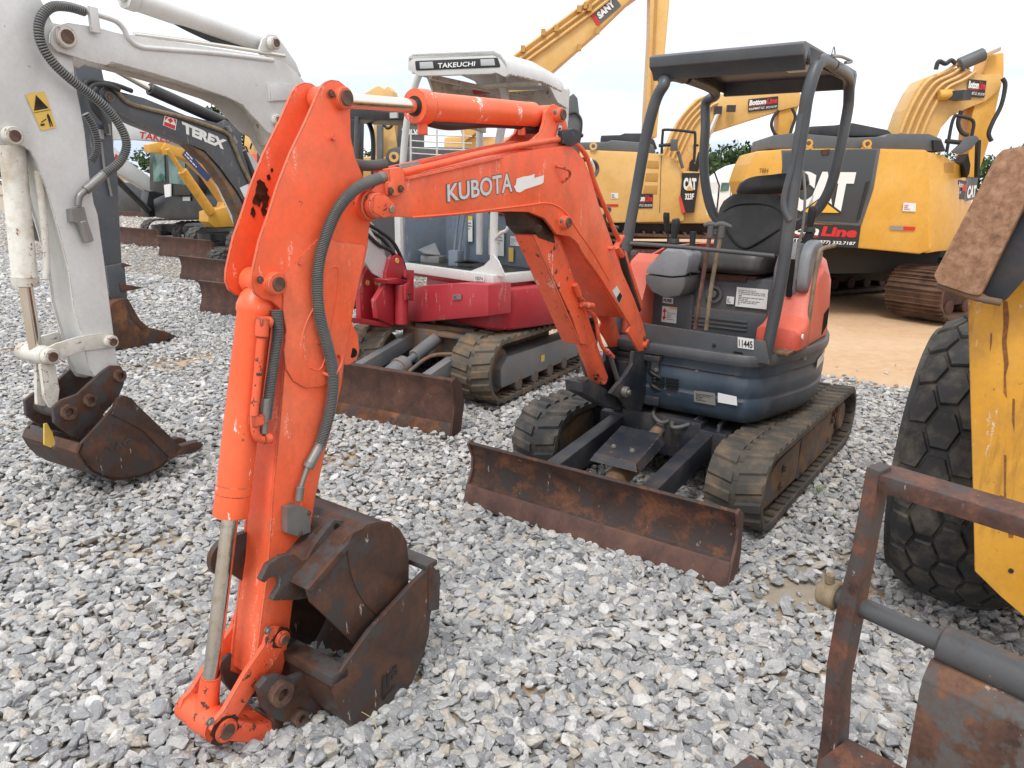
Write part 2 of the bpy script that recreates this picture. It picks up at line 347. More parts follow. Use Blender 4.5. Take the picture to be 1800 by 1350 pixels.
def grid_mesh(name,x0,x1,y0,y1,nx,ny,h):
    xs=np.linspace(x0,x1,nx); ys=np.linspace(y0,y1,ny); v=[(x,y,h(x,y)) for y in ys for x in xs]
    f=[(j*nx+i,j*nx+i+1,(j+1)*nx+i+1,(j+1)*nx+i) for j in range(ny-1) for i in range(nx-1)]
    me=bpy.data.meshes.new(name); me.from_pydata(v,[],f); me.update(); [setattr(p,'use_smooth',True) for p in me.polygons]; return me
def gh(x,y):
    d=math.hypot(x,y-6)
    return -.035+ .03*mnoise.noise(Vector((x*.35,y*.35,0)))*min(1,max(0,(w2m((x,y,0)).y-3.5)))*.6
xs=sorted(set(list(np.linspace(-14,14,113))+[s*k for k in (20,30,45,70,110,180,300,600,900) for s in(-1,1)])); ys=sorted(set(list(np.linspace(-6,26,129))+[-12,-30,-80,34,45,60,90,140,220,400,900]))
v=[(x,y,gh(x,y)) for y in ys for x in xs]; nx=len(xs)
f=[(j*nx+i,j*nx+i+1,(j+1)*nx+i+1,(j+1)*nx+i) for j in range(len(ys)-1) for i in range(nx-1)]
me=bpy.data.meshes.new('ground'); me.from_pydata(v,[],f); me.update(); [setattr(p,'use_smooth',True) for p in me.polygons]
g=bpy.data.objects.new('ground',me); sc.collection.objects.link(g); me.materials.append(MATS['ground_soil']); g['kind']='structure'
# crushed stone -----------------------------------------------------------
m=NM('stone',.82,0,.35); oi=m.n('ShaderNodeObjectInfo'); rn=oi.outputs['Random']
base=m.ramp(rn,[(0,(.24,.245,.26)),(.2,(.33,.34,.35)),(.45,(.43,.43,.43)),(.66,(.52,.52,.51)),(.8,(.52,.46,.38)),(.88,(.62,.61,.60)),(1,(.74,.73,.71))])
vo=m.noise(2.4,8,.65); k=m.mix(m.mr(vo,.48,.72,0,.55),base,(.60,.60,.59)); k=m.mix(m.mr(vo,.5,.3,0,.6),k,(.27,.27,.28))
k=m.mix(m.mr(m.noise(1.1,6,.7,off=4),.60,.66,0,.65),k,(.40,.29,.19))
k=m.mix(m.mr(m.noise(3.5,3,.5,stretch=(1,1,6),off=8),.62,.645,0,.8),k,(.68,.67,.65))
m.col(k); m.bump(m.math('ADD',vo,m.math('MULTIPLY',m.noise(9,5,.7),.25)),.05,.6)
stones=bpy.data.collections.new('stones')
rs=random.Random(3)
for i in range(16):
    bm=bmesh.new(); ax=(1,rs.uniform(.55,.95),rs.uniform(.42,.66))
    for k in range(rs.randint(11,17)):
        p=Vector((rs.gauss(0,1),rs.gauss(0,1),rs.gauss(0,1))).normalized()*rs.uniform(.8,1.0); bm.verts.new((p.x*ax[0]*.5,p.y*ax[1]*.5,p.z*ax[2]*.5))
    r=bmesh.ops.convex_hull(bm,input=bm.verts); bmesh.ops.delete(bm,geom=[e for e in r['geom_interior'] if isinstance(e,bmesh.types.BMVert)],context='VERTS')
    bmesh.ops.bevel(bm,geom=bm.edges[:],offset=.022,segments=1,affect='EDGES',profile=.5,clamp_overlap=True)
    me=bpy.data.meshes.new('stone'); bm.to_mesh(me); bm.free(); me.materials.append(MATS['stone'])
    o=bpy.data.objects.new('stone',me); stones.objects.link(o)
ng=np.random.default_rng(5); P=[];S=[]
def ring_(d0,d1,cell,size,layers):
    n0=-d1*1.0-1.5; xs=np.arange(n0,-n0,cell); ys=np.arange(d0,d1,cell)
    gx,gy=np.meshgrid(xs,ys); gx=gx.ravel(); gy=gy.ravel()
    for L in range(layers):
        x=gx+ng.uniform(-.5,.5,gx.size)*cell+(L*.5*cell); y=gy+ng.uniform(-.5,.5,gx.size)*cell
        dd=np.maximum(y,.4); k=(np.abs(x)<dd*.86+1.2)
        c,s=math.cos(.6175),math.sin(.6175); qx=x-ROWO.x; qy=y-ROWO.y; my=s*qx+c*qy; mxx=c*qx-s*qy
        e=4.35+.35*np.sin(mxx*1.3)+.2*np.sin(mxx*3.7+1)+np.maximum(0,-3-mxx)*1.1
        pr=np.clip((e-my)/.7,0,1)**.6; pr=np.where(my>e,.035*np.exp(-(my-e)*2.5),pr)
        # a few bare patches where the soil shows
        pat=np.array([mnoise.noise(Vector((a*.9,b*.9,3.3))) for a,b in zip(x,y)]) if d0<9 else np.zeros(x.size)
        inb=(np.abs(qx*c+qy*s+.14)<.24)&(np.abs(my+1.62)<.26)
        bare=np.zeros(x.size)
        for bx,by,sx_,sy_,am in((1.28,2.98,.42,.16,.8),(.52,1.84,.13,.05,.85),(.46,2.08,.10,.05,.7),(-1.55,2.75,.35,.14,.5),(-2.0,3.3,.4,.2,.45),(.1,2.3,.10,.05,.6),(-.35,5.0,.5,.2,.4),(1.0,2.4,.12,.07,.6),(-1.2,1.95,.2,.07,.5)): bare=np.maximum(bare,am*np.exp(-(((x-bx)/sx_)**2+((y-by)/sy_)**2)))
        pr=pr*np.clip(1.05-np.clip(pat-.28,0,1)*3.2,.25,1)*(1-bare)
        pr=np.where(inb,0,pr)
        k&=ng.uniform(0,1,x.size)<pr
        x=x[k];y=y[k]; my=my[k]; sz=size*np.exp(ng.normal(0,.30,x.size)); big=ng.uniform(0,1,x.size)<.035; sz=np.minimum(np.where(big,sz*1.25,sz),size*1.55); sz=np.where(my[:sz.size]>4.6,sz*.55,sz) if my.size==sz.size else sz
        z=-.036+sz*.20+ng.uniform(0,.006,x.size)+(L==0)*.012
        P.append(np.stack([x,y,z],1)); S.append(sz)
ring_(1.0,3.6,.038,.057,3); ring_(3.6,6.5,.041,.057,2); ring_(6.5,11,.051,.060,2); ring_(11,20,.085,.09,2); ring_(20,45,.17,.17,1)
P=np.concatenate(P);S=np.concatenate(S); N=len(P)
me=bpy.data.meshes.new('gravel'); me.vertices.add(N); me.vertices.foreach_set('co',P.astype(np.float32).ravel())
ro=np.stack([ng.normal(0,.27,N),ng.normal(0,.27,N),ng.uniform(0,6.283,N)],1).astype(np.float32)
a=me.attributes.new('rot','FLOAT_VECTOR','POINT'); a.data.foreach_set('vector',ro.ravel())
sc3=np.stack([S*ng.uniform(.8,1.25,N),S*ng.uniform(.8,1.2,N),S*ng.uniform(.75,1.1,N)],1).astype(np.float32)
a=me.attributes.new('siz','FLOAT_VECTOR','POINT'); a.data.foreach_set('vector',sc3.ravel())
a=me.attributes.new('idx','INT','POINT'); a.data.foreach_set('value',ng.integers(0,16,N).astype(np.int32))
me.update(); gr=bpy.data.objects.new('gravel',me); sc.collection.objects.link(gr); gr['kind']='stuff'; gr['label']='crushed grey gravel covering the yard'; gr['category']='gravel'
G=bpy.data.node_groups.new('gravel','GeometryNodeTree'); G.interface.new_socket('Geometry',in_out='INPUT',socket_type='NodeSocketGeometry'); G.interface.new_socket('Geometry',in_out='OUTPUT',socket_type='NodeSocketGeometry')
gi=G.nodes.new('NodeGroupInput'); go=G.nodes.new('NodeGroupOutput'); ip=G.nodes.new('GeometryNodeInstanceOnPoints'); ci=G.nodes.new('GeometryNodeCollectionInfo')
ci.inputs[0].default_value=stones; ci.inputs['Separate Children'].default_value=True; ci.inputs['Reset Children'].default_value=True
def na(n,t):
    q=G.nodes.new('GeometryNodeInputNamedAttribute'); q.data_type=t; q.inputs[0].default_value=n; return q.outputs[0]
G.links.new(gi.outputs[0],ip.inputs['Points']); G.links.new(ci.outputs[0],ip.inputs['Instance']); ip.inputs['Pick Instance'].default_value=True
G.links.new(na('idx','INT'),ip.inputs['Instance Index']); 
er=G.nodes.new('FunctionNodeEulerToRotation'); G.links.new(na('rot','FLOAT_VECTOR'),er.inputs[0]); G.links.new(er.outputs[0],ip.inputs['Rotation']); G.links.new(na('siz','FLOAT_VECTOR'),ip.inputs['Scale']); G.links.new(ip.outputs[0],go.inputs[0])
md=gr.modifiers.new('gravel','NODES'); md.node_group=G
# ---------------------------------------------------------------- crawler track
def loop_path(yf,zf,rf,yr,zr,rr,ztop=0.,n=400):
    """side view of a belt: front wheel, rear wheel; ztop lifts the upper run"""
    pts=[]; 
    for i in range(25): a=math.pi/2+math.pi*i/24; pts.append(Vector((yf+rf*math.cos(a),zf+rf*math.sin(a))))
    for i in range(1,12): t=i/12; pts.append(pts[24].lerp(Vector((yr,zr-rr)),t))
    for i in range(25): a=-math.pi/2+math.pi*i/24; pts.append(Vector((yr+rr*math.cos(a),zr+rr*math.sin(a))))
    e=pts[-1]; s0=pts[0]
    for i in range(1,12): t=i/12; p=e.lerp(s0,t); p.y+=ztop*math.sin(math.pi*t); pts.append(p)
    L=[0]
    for i in range(len(pts)): L.append(L[-1]+(pts[(i+1)%len(pts)]-pts[i]).length)
    tot=L[-1]
    def at(s):
        s%=tot
        import bisect
        i=bisect.bisect_right(L,s)-1; i=min(i,len(pts)-1); u=(s-L[i])/max(1e-9,L[i+1]-L[i]); a,b=pts[i],pts[(i+1)%len(pts)]
        p=a.lerp(b,u); d=(b-a).normalized(); return p,d,Vector((d.y,-d.x))
    return at,tot
def track(T,x0,x1,path,lug=.022,thick=.026,pitch=.085,mat='rubber',steel=False,name='track',core=True):
    at,tot=path; n=int(tot/pitch); pitch=tot/n; b=B(); N=n*4; rings=[]
    for i in range(N):
        p,d,o=at(tot*i/N); q=p-o*thick
        rings.append([Vector((x0,p.x,p.y)),Vector((x1,p.x,p.y)),Vector((x1,q.x,q.y)),Vector((x0,q.x,q.y))])
    rings.append(rings[0]); b.loft(rings,False,True,False)
    xm=(x0+x1)/2; wd=(x1-x0)
    def lugb(xa,xb,s,l,h,sk=0,tp=.7,base=0.):
        vs=[]
        for hh,k in((base,1),(h,tp)):
            for xx,ds in((xa,0),(xb,sk)):
                for sg in(-1,1):
                    p,d,o=at(s+ds+sg*l/2*k); q=p+o*hh; vs.append(Vector((xx,q.x,q.y)))
        b.add(vs,[(0,1,3,2),(4,6,7,5),(0,4,5,1),(2,3,7,6),(0,2,6,4),(1,5,7,3)])
    for i in range(n):
        s=pitch*i
        if steel:
            lugb(x0,x1,s,pitch*.93,.012,0,.98,-.01)
            for ds in(-.36,0.,.36): lugb(x0+.004,x1-.004,s+ds*pitch,.016*pitch/.19,lug,0,.6)
        else:
            lugb(x0+.004,xm-wd*.05,s,pitch*.62,lug,pitch*.28,.66); lugb(x1-.004,xm+wd*.05,s+pitch*.5,pitch*.62,lug,pitch*.28,.66)
    if core and not steel:
        b.cur=1
        for i in range(n):
            s=pitch*(i+.25)
            lugb(xm-wd*.045,xm+wd*.045,s,pitch*.22,.003,0,1,.0005)
            lugb(xm+wd*.28,x1-.012,s,pitch*.3,-.002-thick,0,1,-thick-.012); lugb(x0+.012,xm-wd*.28,s,pitch*.3,-.002-thick,0,1,-thick-.012)
            lugb(xm-wd*.16,xm-wd*.08,s,pitch*.4,-thick-.035,0,.6,-thick); lugb(xm+wd*.08,xm+wd*.16,s,pitch*.4,-thick-.035,0,.6,-thick)
    return T.part(name,b,(mat,'track_iron'))
def _V(s,p0,n,*a):
    r=[]; p0=Vector(p0); n=Vector(n)
    for i in range(0,len(a),2):
        d=s.Ri@ray(a[i],a[i+1]); r.append(s.C+d*((p0-s.C).dot(n)/d.dot(n)))
    return r
Thing.V=_V
paint('white_paint',(.60,.61,.60),(.70,.71,.70),.42,chip=.16,edge=.6,chipc=(.13,.06,.035),dirt=.25,dirtc=(.46,.41,.33),mott=.06)
paint('white_worn',(.60,.59,.53),(.70,.69,.64),.5,chip=.55,edge=.8,chipc=(.13,.06,.035),dirt=.8,dirtc=(.34,.25,.16))
paint('red_paint',(.42,.022,.035),(.52,.045,.06),.42,chip=.2,edge=.6,chipc=(.16,.05,.04),scr=.4,dirt=.3,dirtc=(.30,.06,.05))
paint('blue_grey',(.155,.20,.26),(.22,.27,.33),.5,chip=.2,edge=.4,dirt=.5,dirtc=(.16,.15,.13),scr=.5)
paint('frame_grey',(.13,.15,.165),(.19,.205,.22),.5,chip=.3,edge=.5,chipc=(.2,.1,.05),dirt=.6,dirtc=(.22,.14,.08))
paint('dark_grey_paint',(.06,.07,.085),(.085,.095,.11),.42,chip=.12,edge=.6,chipc=(.3,.2,.12),scr=.5,scrc=(.6,.5,.35),dirt=.2,dirtc=(.16,.13,.1))
paint('yellow_paint',(.70,.36,.045),(.76,.43,.09),.42,chip=.04,edge=.3,dirt=.25,dirtc=(.5,.3,.10))
paint('yellow_pale',(.72,.43,.13),(.78,.50,.20),.42,chip=.02,edge=.2,dirt=.25,dirtc=(.55,.36,.16))
paint('yellow_worn',(.68,.32,.025),(.74,.38,.05),.5,chip=.34,edge=.9,chipc=(.14,.05,.02),dirt=.6,dirtc=(.42,.21,.05),scr=.7,streak=.5)
paint('yellow_dark',(.48,.25,.05),(.54,.3,.08),.5,dirt=.3,dirtc=(.3,.2,.1))
paint('black_paint',(.018,.019,.022),(.035,.036,.04),.35,dirt=.25,dirtc=(.10,.09,.08))
paint('hood_grey',(.085,.092,.10),(.12,.125,.13),.5,dirt=.2,dirtc=(.14,.13,.12))
m=NM('dark_glass',.06); m.col((.02,.03,.03)); m=NM('green_glass',.08); m.col(m.mix(m.mr(m.noise(2,4),.4,.6),(.02,.06,.05),(.10,.20,.17)))
m=NM('mirror_glass',.05,1.0); m.col((.75,.78,.8)); fl('lamp_glass',(.45,.47,.47),.15)
fl('logo_blue',(.03,.06,.18)); fl('badge_red',(.7,.06,.05)); fl('yellow_logo',(.80,.42,.03)); fl('white_gloss',(.78,.79,.78),.3); fl('decal_dark_panel',(.05,.056,.062),.4)
paint('tyre_rubber',(.013,.013,.014),(.026,.026,.026),.72,dirt=1.,dirtc=(.10,.085,.065),sc_=1.2)
rust('rust_pad',(.16,.085,.05),(.32,.175,.105),(.46,.29,.19),.9,9.,bump=.0012)
rust('rust_frame',(.035,.02,.018),(.09,.045,.036),(.22,.09,.05),.6,2.4,paintc=(.06,.06,.062),pamt=.3,scr=1.)
rust('rust_shaft',(.035,.035,.038),(.075,.07,.07),(.24,.11,.05),.5,1.6,paintc=(.07,.075,.08),pamt=.6,scr=.3)
rust('rust_fork',(.035,.022,.018),(.10,.05,.035),(.22,.11,.06),.6,1.5,paintc=(.09,.09,.09),pamt=.4,scr=.6)
plain('bark',(.09,.07,.055),.9); plain('grass_blade',(.10,.17,.035),.7); plain('straw_col',(.45,.38,.18),.7)
m=NM('leaves',.7,0,.2); m.col(m.mix(m.mr(m.noise(.9,4),.35,.65),(.025,.05,.018),(.075,.12,.04)))
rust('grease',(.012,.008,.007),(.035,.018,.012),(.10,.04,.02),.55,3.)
rust('run_rust',(.12,.045,.02),(.22,.09,.03),(.40,.18,.04),.8,9.)
# ================================================================ orange mini excavator
K=Thing('mini_excavator','orange and blue mini excavator with open dark canopy and rusty dozer blade','excavator',(.3596,3.4458,0),-.6175)
def mir(v,t): return v+Vector((t,0,0))
def arm_pl(T,name,x,t,px,mat,parent=None,bev=.003,r=0,label=None,off=0):
    pts=T.X(x,*px); pts=rc(pts,r) if r else pts
    if off: pts=[p+Vector((off,0,0)) for p in pts]
    return T.part(name,B().plate(pts,(-t,0,0)),mat,parent,bev,label)
# --- blade
prof=[(0,.0),(.028,.095),(.05,.105),(.075,.17),(.075,.25),(.045,.315),(.03,.335),(.045,.345),(.075,.33),(.10,.26),(.10,.15),(.075,.08),(.05,.0)]
bl=K.part('dozer_blade',B().plate([Vector((.75,y,z)) for y,z in prof],(-1.5,0,0)),'rust_blade',None,.004)
b=B().plate([Vector((.752,y-.006,z)) for y,z in [(-.004,-.015),(.024,.088),(.030,.098),(.04,.09),(.012,-.015)]],(-1.504,0,0)); K.part('cutting_edge',b,'rust_edge',bl,.003)
ep=[(0,-.01),(.03,.10),(.07,.18),(.07,.25),(.03,.335),(.06,.35),(.125,.30),(.135,.1),(.11,-.01)]
for x in(.762,-.748): K.part('end_plate',B().plate(rc([Vector((x,y-.004,z)) for y,z in ep],.012),(-.014,0,0)),'rust_edge',bl,.002)
b=B(); b.beam((0,.09,.345),(.0,.10,.345),1.49,.012); 
# --- blade arms, cylinder and guard
for x in(-.285,.275):
    K.part('blade_arm',B().beam((x,.09,.215),(x,1.02,.335),.085,.13),'dark_blue',None,.008)
K.part('chassis',B().box((0,1.5,.30),(.80,1.25,.20)).box((0,1.5,.42),(.55,.7,.10)).box((0,.93,.32),(.5,.12,.24)),'dark_blue',None,.02)
cy=K.part('blade_cylinder',B().cyl((0.0,.12,.13),(0.0,.50,.245),.062).cyl((0,.485,.24),(0,.53,.252),.068).cyl((0,.5,.25),(0,.92,.37),.036).cyl((-.06,.95,.38),(.06,.95,.38),.05),'mud_steel')
b=B(); gp=[Vector((-.12,.33,.335)),Vector((.12,.33,.335)),Vector((.12,.62,.415)),Vector((-.12,.62,.415))]; b.plate(gp,(0,0,-.008)); b.plate([gp[0],gp[1],gp[1]+Vector((.02,-.02,-.04)),gp[0]+Vector((-.02,-.02,-.04))],(0,-.006,0)).plate([gp[1],gp[2],gp[2]+Vector((.02,0,-.05)),gp[1]+Vector((.02,0,-.05))],(.006,0,0))
gd=K.part('cylinder_guard',b,'dark_blue'); K.bolts([(x,.42,.36) for x in(-.06,.05)],(0,-.25,1),.011,'steel_bolt',gd)
for x in(-.33,-.2,.2,.33): K.part('pivot_lug',B().plate([Vector((x,.88,.30)),Vector((x,1.02,.27)),Vector((x,1.10,.40)),Vector((x,1.0,.46)),Vector((x,.9,.44))],(.018,0,0)),'dark_blue',None,.004)
K.part('pivot_pin',B().cyl((-.36,1.0,.35),(-.17,1.0,.35),.028),'steel_bolt'); K.part('pivot_pin',B().cyl((.17,1.0,.35),(.37,1.0,.35),.028),'steel_bolt')
K.part('blade_hose',B().tube([(.05,.95,.42),(.1,.82,.40),(.16,.86,.41),(.2,.95,.44),(.18,1.1,.46)],.012).tube([(-.1,1.05,.46),(-.04,.86,.44),(.03,.83,.41),(.06,.95,.42)],.011),'grey_hose')
# --- tracks
KP=loop_path(.65,.23,.205,2.33,.225,.19,.0)
for s,xa,xb,mt in((1,.45,.745,'rubber_muddy'),(-1,-.745,-.45,'rubber')):
    tr=track(K,xa,xb,KP,.012 if s>0 else .018,.03,.098,mt)
    xo=.70*s; xi=.50*s; t=(xo-xi)
    f=B().plate([Vector((xo-s*.02,y,z)) for y,z in[(.62,.10),(2.12,.10),(2.18,.2),(2.12,.345),(.85,.345),(.62,.28)]],(-t+s*.04,0,0)); fr=K.part('track_frame',f,'mud_steel',None,.008)
    f=B().plate([Vector((xo,y,z)) for y,z in[(1.28,.085),(2.05,.085),(2.1,.17),(2.05,.325),(1.28,.335)]],(-s*.012,0,0)).plate([Vector((xo-s*.004,y,z)) for y,z in[(.62,.11),(1.27,.095),(1.27,.33),(.86,.32),(.62,.24)]],(-s*.012,0,0)); K.part('side_cover',f,'mud_steel',fr,.004)
    K.bolts([(xo,y,z) for y,z in((.92,.16),(.95,.25),(1.32,.12),(2.0,.26),(1.95,.14),(2.02,.3))],(s,0,0),.017,'rust_pin',fr)
    for y in(.98,1.3,1.62,1.94): K.part('roller',B().cyl((xo-s*.03,y,.105),(xi+s*.03,y,.105),.055),'mud_steel')
    K.part('idler_wheel',B().cyl((xo-s*.05,.675,.225),(xi+s*.05,.675,.225),.165),'mud_steel')
    K.part('sprocket',B().cyl((xo-s*.06,2.31,.225),(xi+s*.06,2.31,.225),.15).cyl((xo-s*.06,2.31,.225),(xo-s*.0,2.31,.225),.10).ring((xo-s*.055,2.31,.225),(1,0,0),.158,.12,.02),'mud_steel')
    K.part('track_link_beam',B().box((s*.45,1.5,.3),(.12,1.0,.14)),'dark_blue')
# --- turntable and skirt
K.part('turntable',B().cyl((0,1.45,.44),(0,1.45,.53),.34).cyl((0,1.45,.40),(0,1.45,.46),.40),'dark_blue')
def plan(k,z,y0=.86,dx=0.):
    # outline of the upper body seen from above; k pulls it in
    P=[(-.30,y0+k),(.10,y0+k),(.42,y0+k),(.51-k*.5,y0+.035+k*.8),(.57-k*.8,y0+.14+k*.5),(.64-k,y0+.40+k*.2),(.675-k,1.48),(.665-k,1.72),(.57-k,2.05),(.36-k*.5,2.36-k),(0,2.52-k),(-.32+k*.5,2.36-k),(-.46+k,2.1),(-.50+k,1.75),(-.50+k,1.45),(-.46+k,1.2),(-.40,1.0+k)]
    return [Vector((x+dx,y,z)) for x,y in P]
def ring_s(k,z,y0=.86): return sm(plan(k,z,y0),4)
skirt=K.part('skirt',B().loft([ring_s(.10,.455),ring_s(.045,.475),ring_s(.012,.52),ring_s(.002,.60),ring_s(.010,.612),ring_s(.010,.62),ring_s(.0,.64),ring_s(-.002,.70),ring_s(.008,.722),ring_s(.008,.735),ring_s(.0,.745),ring_s(.0,.80)],smooth=False),'blue_skirt')
b=B()
vq=[K.Y(.858,*p) for p in ((1169,678,1192,682,1192,685,1169,681),)]
for i in range(4):
    for j in range(2):
        x=-.02+j*.085; z=.668-i*.017; b.box((x,.853,z),(.074,.012,.0075))
K.part('vent_slots',b,'pure_black',skirt)
for x,z in((-.02,.745),(.20,.735)): K.part('bolt',B().bolt((x,.872,z),(0,-1,0),.010),'steel_bolt',skirt)
def fq(T,x0,x1,z0,z1,y=.86): return [Vector((x0,y,z0)),Vector((x1,y,z0)),Vector((x1,y,z1)),Vector((x0,y,z1))]
q=K.Y(.855,1220,706,1258,713,1257,691,1220,686); lp=sticker(K,q,'label_metal',skirt,'data_plate'); lines(K,q,'ink',lp,5)
q=K.Y(.855,1262,707,1296,713,1295,697,1262,690); sticker(K,q,'sticker_white',skirt)
sticker(K,[Vector(p) for p in((.681,1.50,.70),(.681,1.64,.73),(.681,1.64,.785),(.681,1.50,.755))],'sticker_white',skirt)
# --- floor lip, deck and step
deck=K.part('deck',B().loft([ring_s(-.012,.803,.84),ring_s(-.018,.82,.84),ring_s(-.018,.85,.84),ring_s(-.010,.862,.84)]),'dark_rail')
b=B()
for i in range(11): b.box((.575,1.0+i*.03,.868),(.13,.012,.014))
b.box((.51,1.15,.868),(.012,.34,.014)).box((.64,1.15,.868),(.012,.34,.014)); K.part('step_grille',b,'mud_steel',deck,.002)
b=B()
fp=K.Y(.865,1130,568,1345,600,1352,640,1134,612)
b.plate(fp,(0,.012,0)); fpo=K.part('front_plate',b,'dark_rail',None,.003)
K.part('plate_notch',B().plate(rc(K.Y(.861,1287,637,1306,639,1306,620,1289,617),.01),(0,.003,0)),'pure_black',fpo)
q=K.Y(.862,1297,611,1325,615,1325,596,1297,592); s_=sticker(K,q,'sticker_white',fpo,'number_sticker'); text(K,'11445',K.Y(.860,1299,609,1323,612,1323,600,1299,596),'ink',s_,lift=.0025,bold=.02)
K.part('bolt',B().bolt(K.Y(.862,1255,607)[0],(0,-1,0),.008),'ink',fpo)
# --- under-seat panel
b=B().box((.10,1.52,1.03),(.66,.30,.36)); b.box((.10,1.365,.93),(.62,.02,.16)); seatbox=K.part('seat_base',b,'dark_rail',None,.02)
b=B()
for z in(.905,.93,.955): b.box((.13,1.352,z),(.34,.016,.009))
K.part('vent_slots',b,'grey_plastic_dark',seatbox)
K.part('knob',B().ring((.08,1.36,1.10),(0,1,0),.052,.036,.02).cyl((.08,1.37,1.10),(0.08,1.335,1.10),.02),'grey_plastic_dark',seatbox); K.part('key_ring',B().ring((-.15,1.36,1.12),(0,1,0),.055,.04,.02),'grey_plastic_dark',seatbox)
def fx(x0,x1,z0,z1,y=1.358,sk=0): return [Vector((x0,y,z0)),Vector((x1,y,z0+sk)),Vector((x1,y,z1+sk)),Vector((x0,y,z1))]
q=fx(.215,.40,1.04,1.155); s_=sticker(K,q,'sticker_white',seatbox); lines(K,q,'label_metal',s_,9,.08,.92,.1,.9,seed=4)
q=fx(.16,.205,1.05,1.095); s_=sticker(K,q,'sticker_white',seatbox); lines(K,q,'ink',s_,3)
b=B().box((-.22,1.40,.95),(.36,.14,.28)); fb=K.part('fuse_box',b,'dark_rail',None,.012)
q=fx(-.235,-.135,.90,1.0,1.325); s_=sticker(K,q,'sticker_white',fb); lines(K,q,'label_metal',s_,5,.35,.95); polymark(K,[(.15,.1),(.32,.35),(.22,.35),(.22,.65),(.32,.65),(.18,.9),(.04,.65),(.14,.65),(.14,.35),(.04,.35)],q,'red_ink',s_); sticker(K,fx(-.19,-.135,.987,.998,1.324),'sticker_yellow',s_)
q=fx(-.235,-.165,1.02,1.055,1.325); s_=sticker(K,q,'sticker_white',fb); text(K,'FUSE',fx(-.228,-.172,1.027,1.048,1.323),'ink',s_)
# --- seat
def cushion(x0,x1,prof,r=.05,n=7):
    # prof = list of (y,z) outline of the side; lofted in x with rounded ends
    rings=[]; cy=sum(p[0] for p in prof)/len(prof); cz=sum(p[1] for p in prof)/len(prof)
    for i in range(n):
        for sgn in((-1,) if True else()):
            pass
    ts=[0,.04,.12,.25,.5,.75,.88,.96,1]; ks=[.82,.93,.99,1,.985,1,.99,.93,.82]
    for t,k in zip(ts,ks): rings.append([Vector((x0+(x1-x0)*t,cy+(y-cy)*k,cz+(z-cz)*k)) for y,z in prof])
    return rings
def sp2(a,n=5): return [(p.x,p.y) for p in spl([Vector((x,y,0)) for x,y in a],n,True)[0]]
SX0,SX1=-.13,.36
seat=K.part('seat_cushion',B().loft(cushion(SX0,SX1,sp2([(1.30,1.24),(1.29,1.31),(1.34,1.365),(1.5,1.345),(1.7,1.335),(1.8,1.34),(1.8,1.24),(1.5,1.225)]))),'seat_vinyl')
K.part('seat_pan',B().box((.115,1.56,1.215),(.42,.42,.02)).box((.115,1.5,1.20),(.3,.3,.03)),'rust_brown',None,.005)
def backp(w0,w1,y0,z0,y1,z1,y2,z2):
    rings=[]; n=9
    for i in range(n+1):
        t=i/n; z=z0+(z1-z0)*t; y=y0+(y1-y0)*t; wx=(w0+(w1-w0)*t**1.5)*(1 if t<.75 else math.sqrt(max(0.05,1-((t-.75)/.25)**2*.55))); th=.055*(1 if .1<t<.9 else .6)
        ring=[]
        for k in range(20):
            a=2*math.pi*k/20; ca,sa=math.cos(a),math.sin(a); ex=abs(ca)**.5*(1 if ca>0 else -1); ey=abs(sa)**.6*(1 if sa>0 else -1)
            ring.append(Vector(((SX0+SX1)/2+ex*wx,y+ey*th-(.03*ex*ex if ey<0 else .02*ex*ex),z)))
        rings.append(ring)
    return rings
K.part('backrest',B().loft(backp(.215,.225,1.77,1.28,1.90,1.685,0,0),smooth=True),'seat_vinyl')
b=B()
b.tube([(-.07,1.70,1.37),(.0,1.71,1.44),(.08,1.745,1.395),(.115,1.75,1.385),(.16,1.745,1.395),(.23,1.71,1.44),(.32,1.70,1.38)][0:0] or [(-.06,1.76,1.50),(.03,1.735,1.40),(.115,1.73,1.355),(.2,1.735,1.40),(.31,1.765,1.48)],.007)
b.tube([(-.07,1.80,1.57),(.0,1.81,1.615),(.115,1.82,1.63),(.23,1.815,1.615),(.31,1.80,1.57)],.006)
K.part('seat_seam',b,'ink')
b=B(); rings=[]
for z,wx,th in((1.675,.17,.03),(1.69,.22,.05),(1.73,.235,.06),(1.78,.22,.055),(1.81,.18,.035)):
    rings.append([Vector((.13+math.copysign(abs(math.cos(a))**.5,math.cos(a))*wx,2.12+math.copysign(abs(math.sin(a))**.7,math.sin(a))*th,z+.05*math.cos(a)*.6)) for a in [2*math.pi*k/20 for k in range(20)]])
K.part('canopy_pad',b.loft(rings,smooth=True),'seat_vinyl')
# --- hood and fenders
def hoodp(k,z): return sm([Vector((x,y,z)) for x,y in[(-.45+k,1.50+k),(-.2,1.98),(.3,1.98),(.52-k,1.70+k),(.60-k,1.62),(.65-k,1.72),(.56-k,2.05),(.36-k*.5,2.34-k),(0,2.50-k),(-.32+k*.5,2.34-k),(-.45+k,2.1),(-.48+k,1.75)]],4)
K.part('engine_hood',B().loft([hoodp(.0,.86),hoodp(-.01,1.0),hoodp(.0,1.18),hoodp(.04,1.30),hoodp(.10,1.345),hoodp(.16,1.355)]),'orange_hood')
b=B()
pa=[(.66,.84,.865),(.66,1.0,.865)]
fpts=[(1.10,.865),(1.10,.985),(1.2,1.0),(1.28,1.03),(1.34,1.16),(1.40,1.27),(1.50,1.315),(1.62,1.27),(1.72,1.12),(1.75,.865)]
fen=[]
for x,k in((.43,.02),(.46,0),(.60,0),(.645,.012),(.665,.04)): fen.append([Vector((x,1.45+(y-1.45)*(1-k*1.2),z if z<.87 else z-k*.8)) for y,z in fpts])
fe=K.part('side_fender',B().loft(fen),'orange_hood',None,.012)
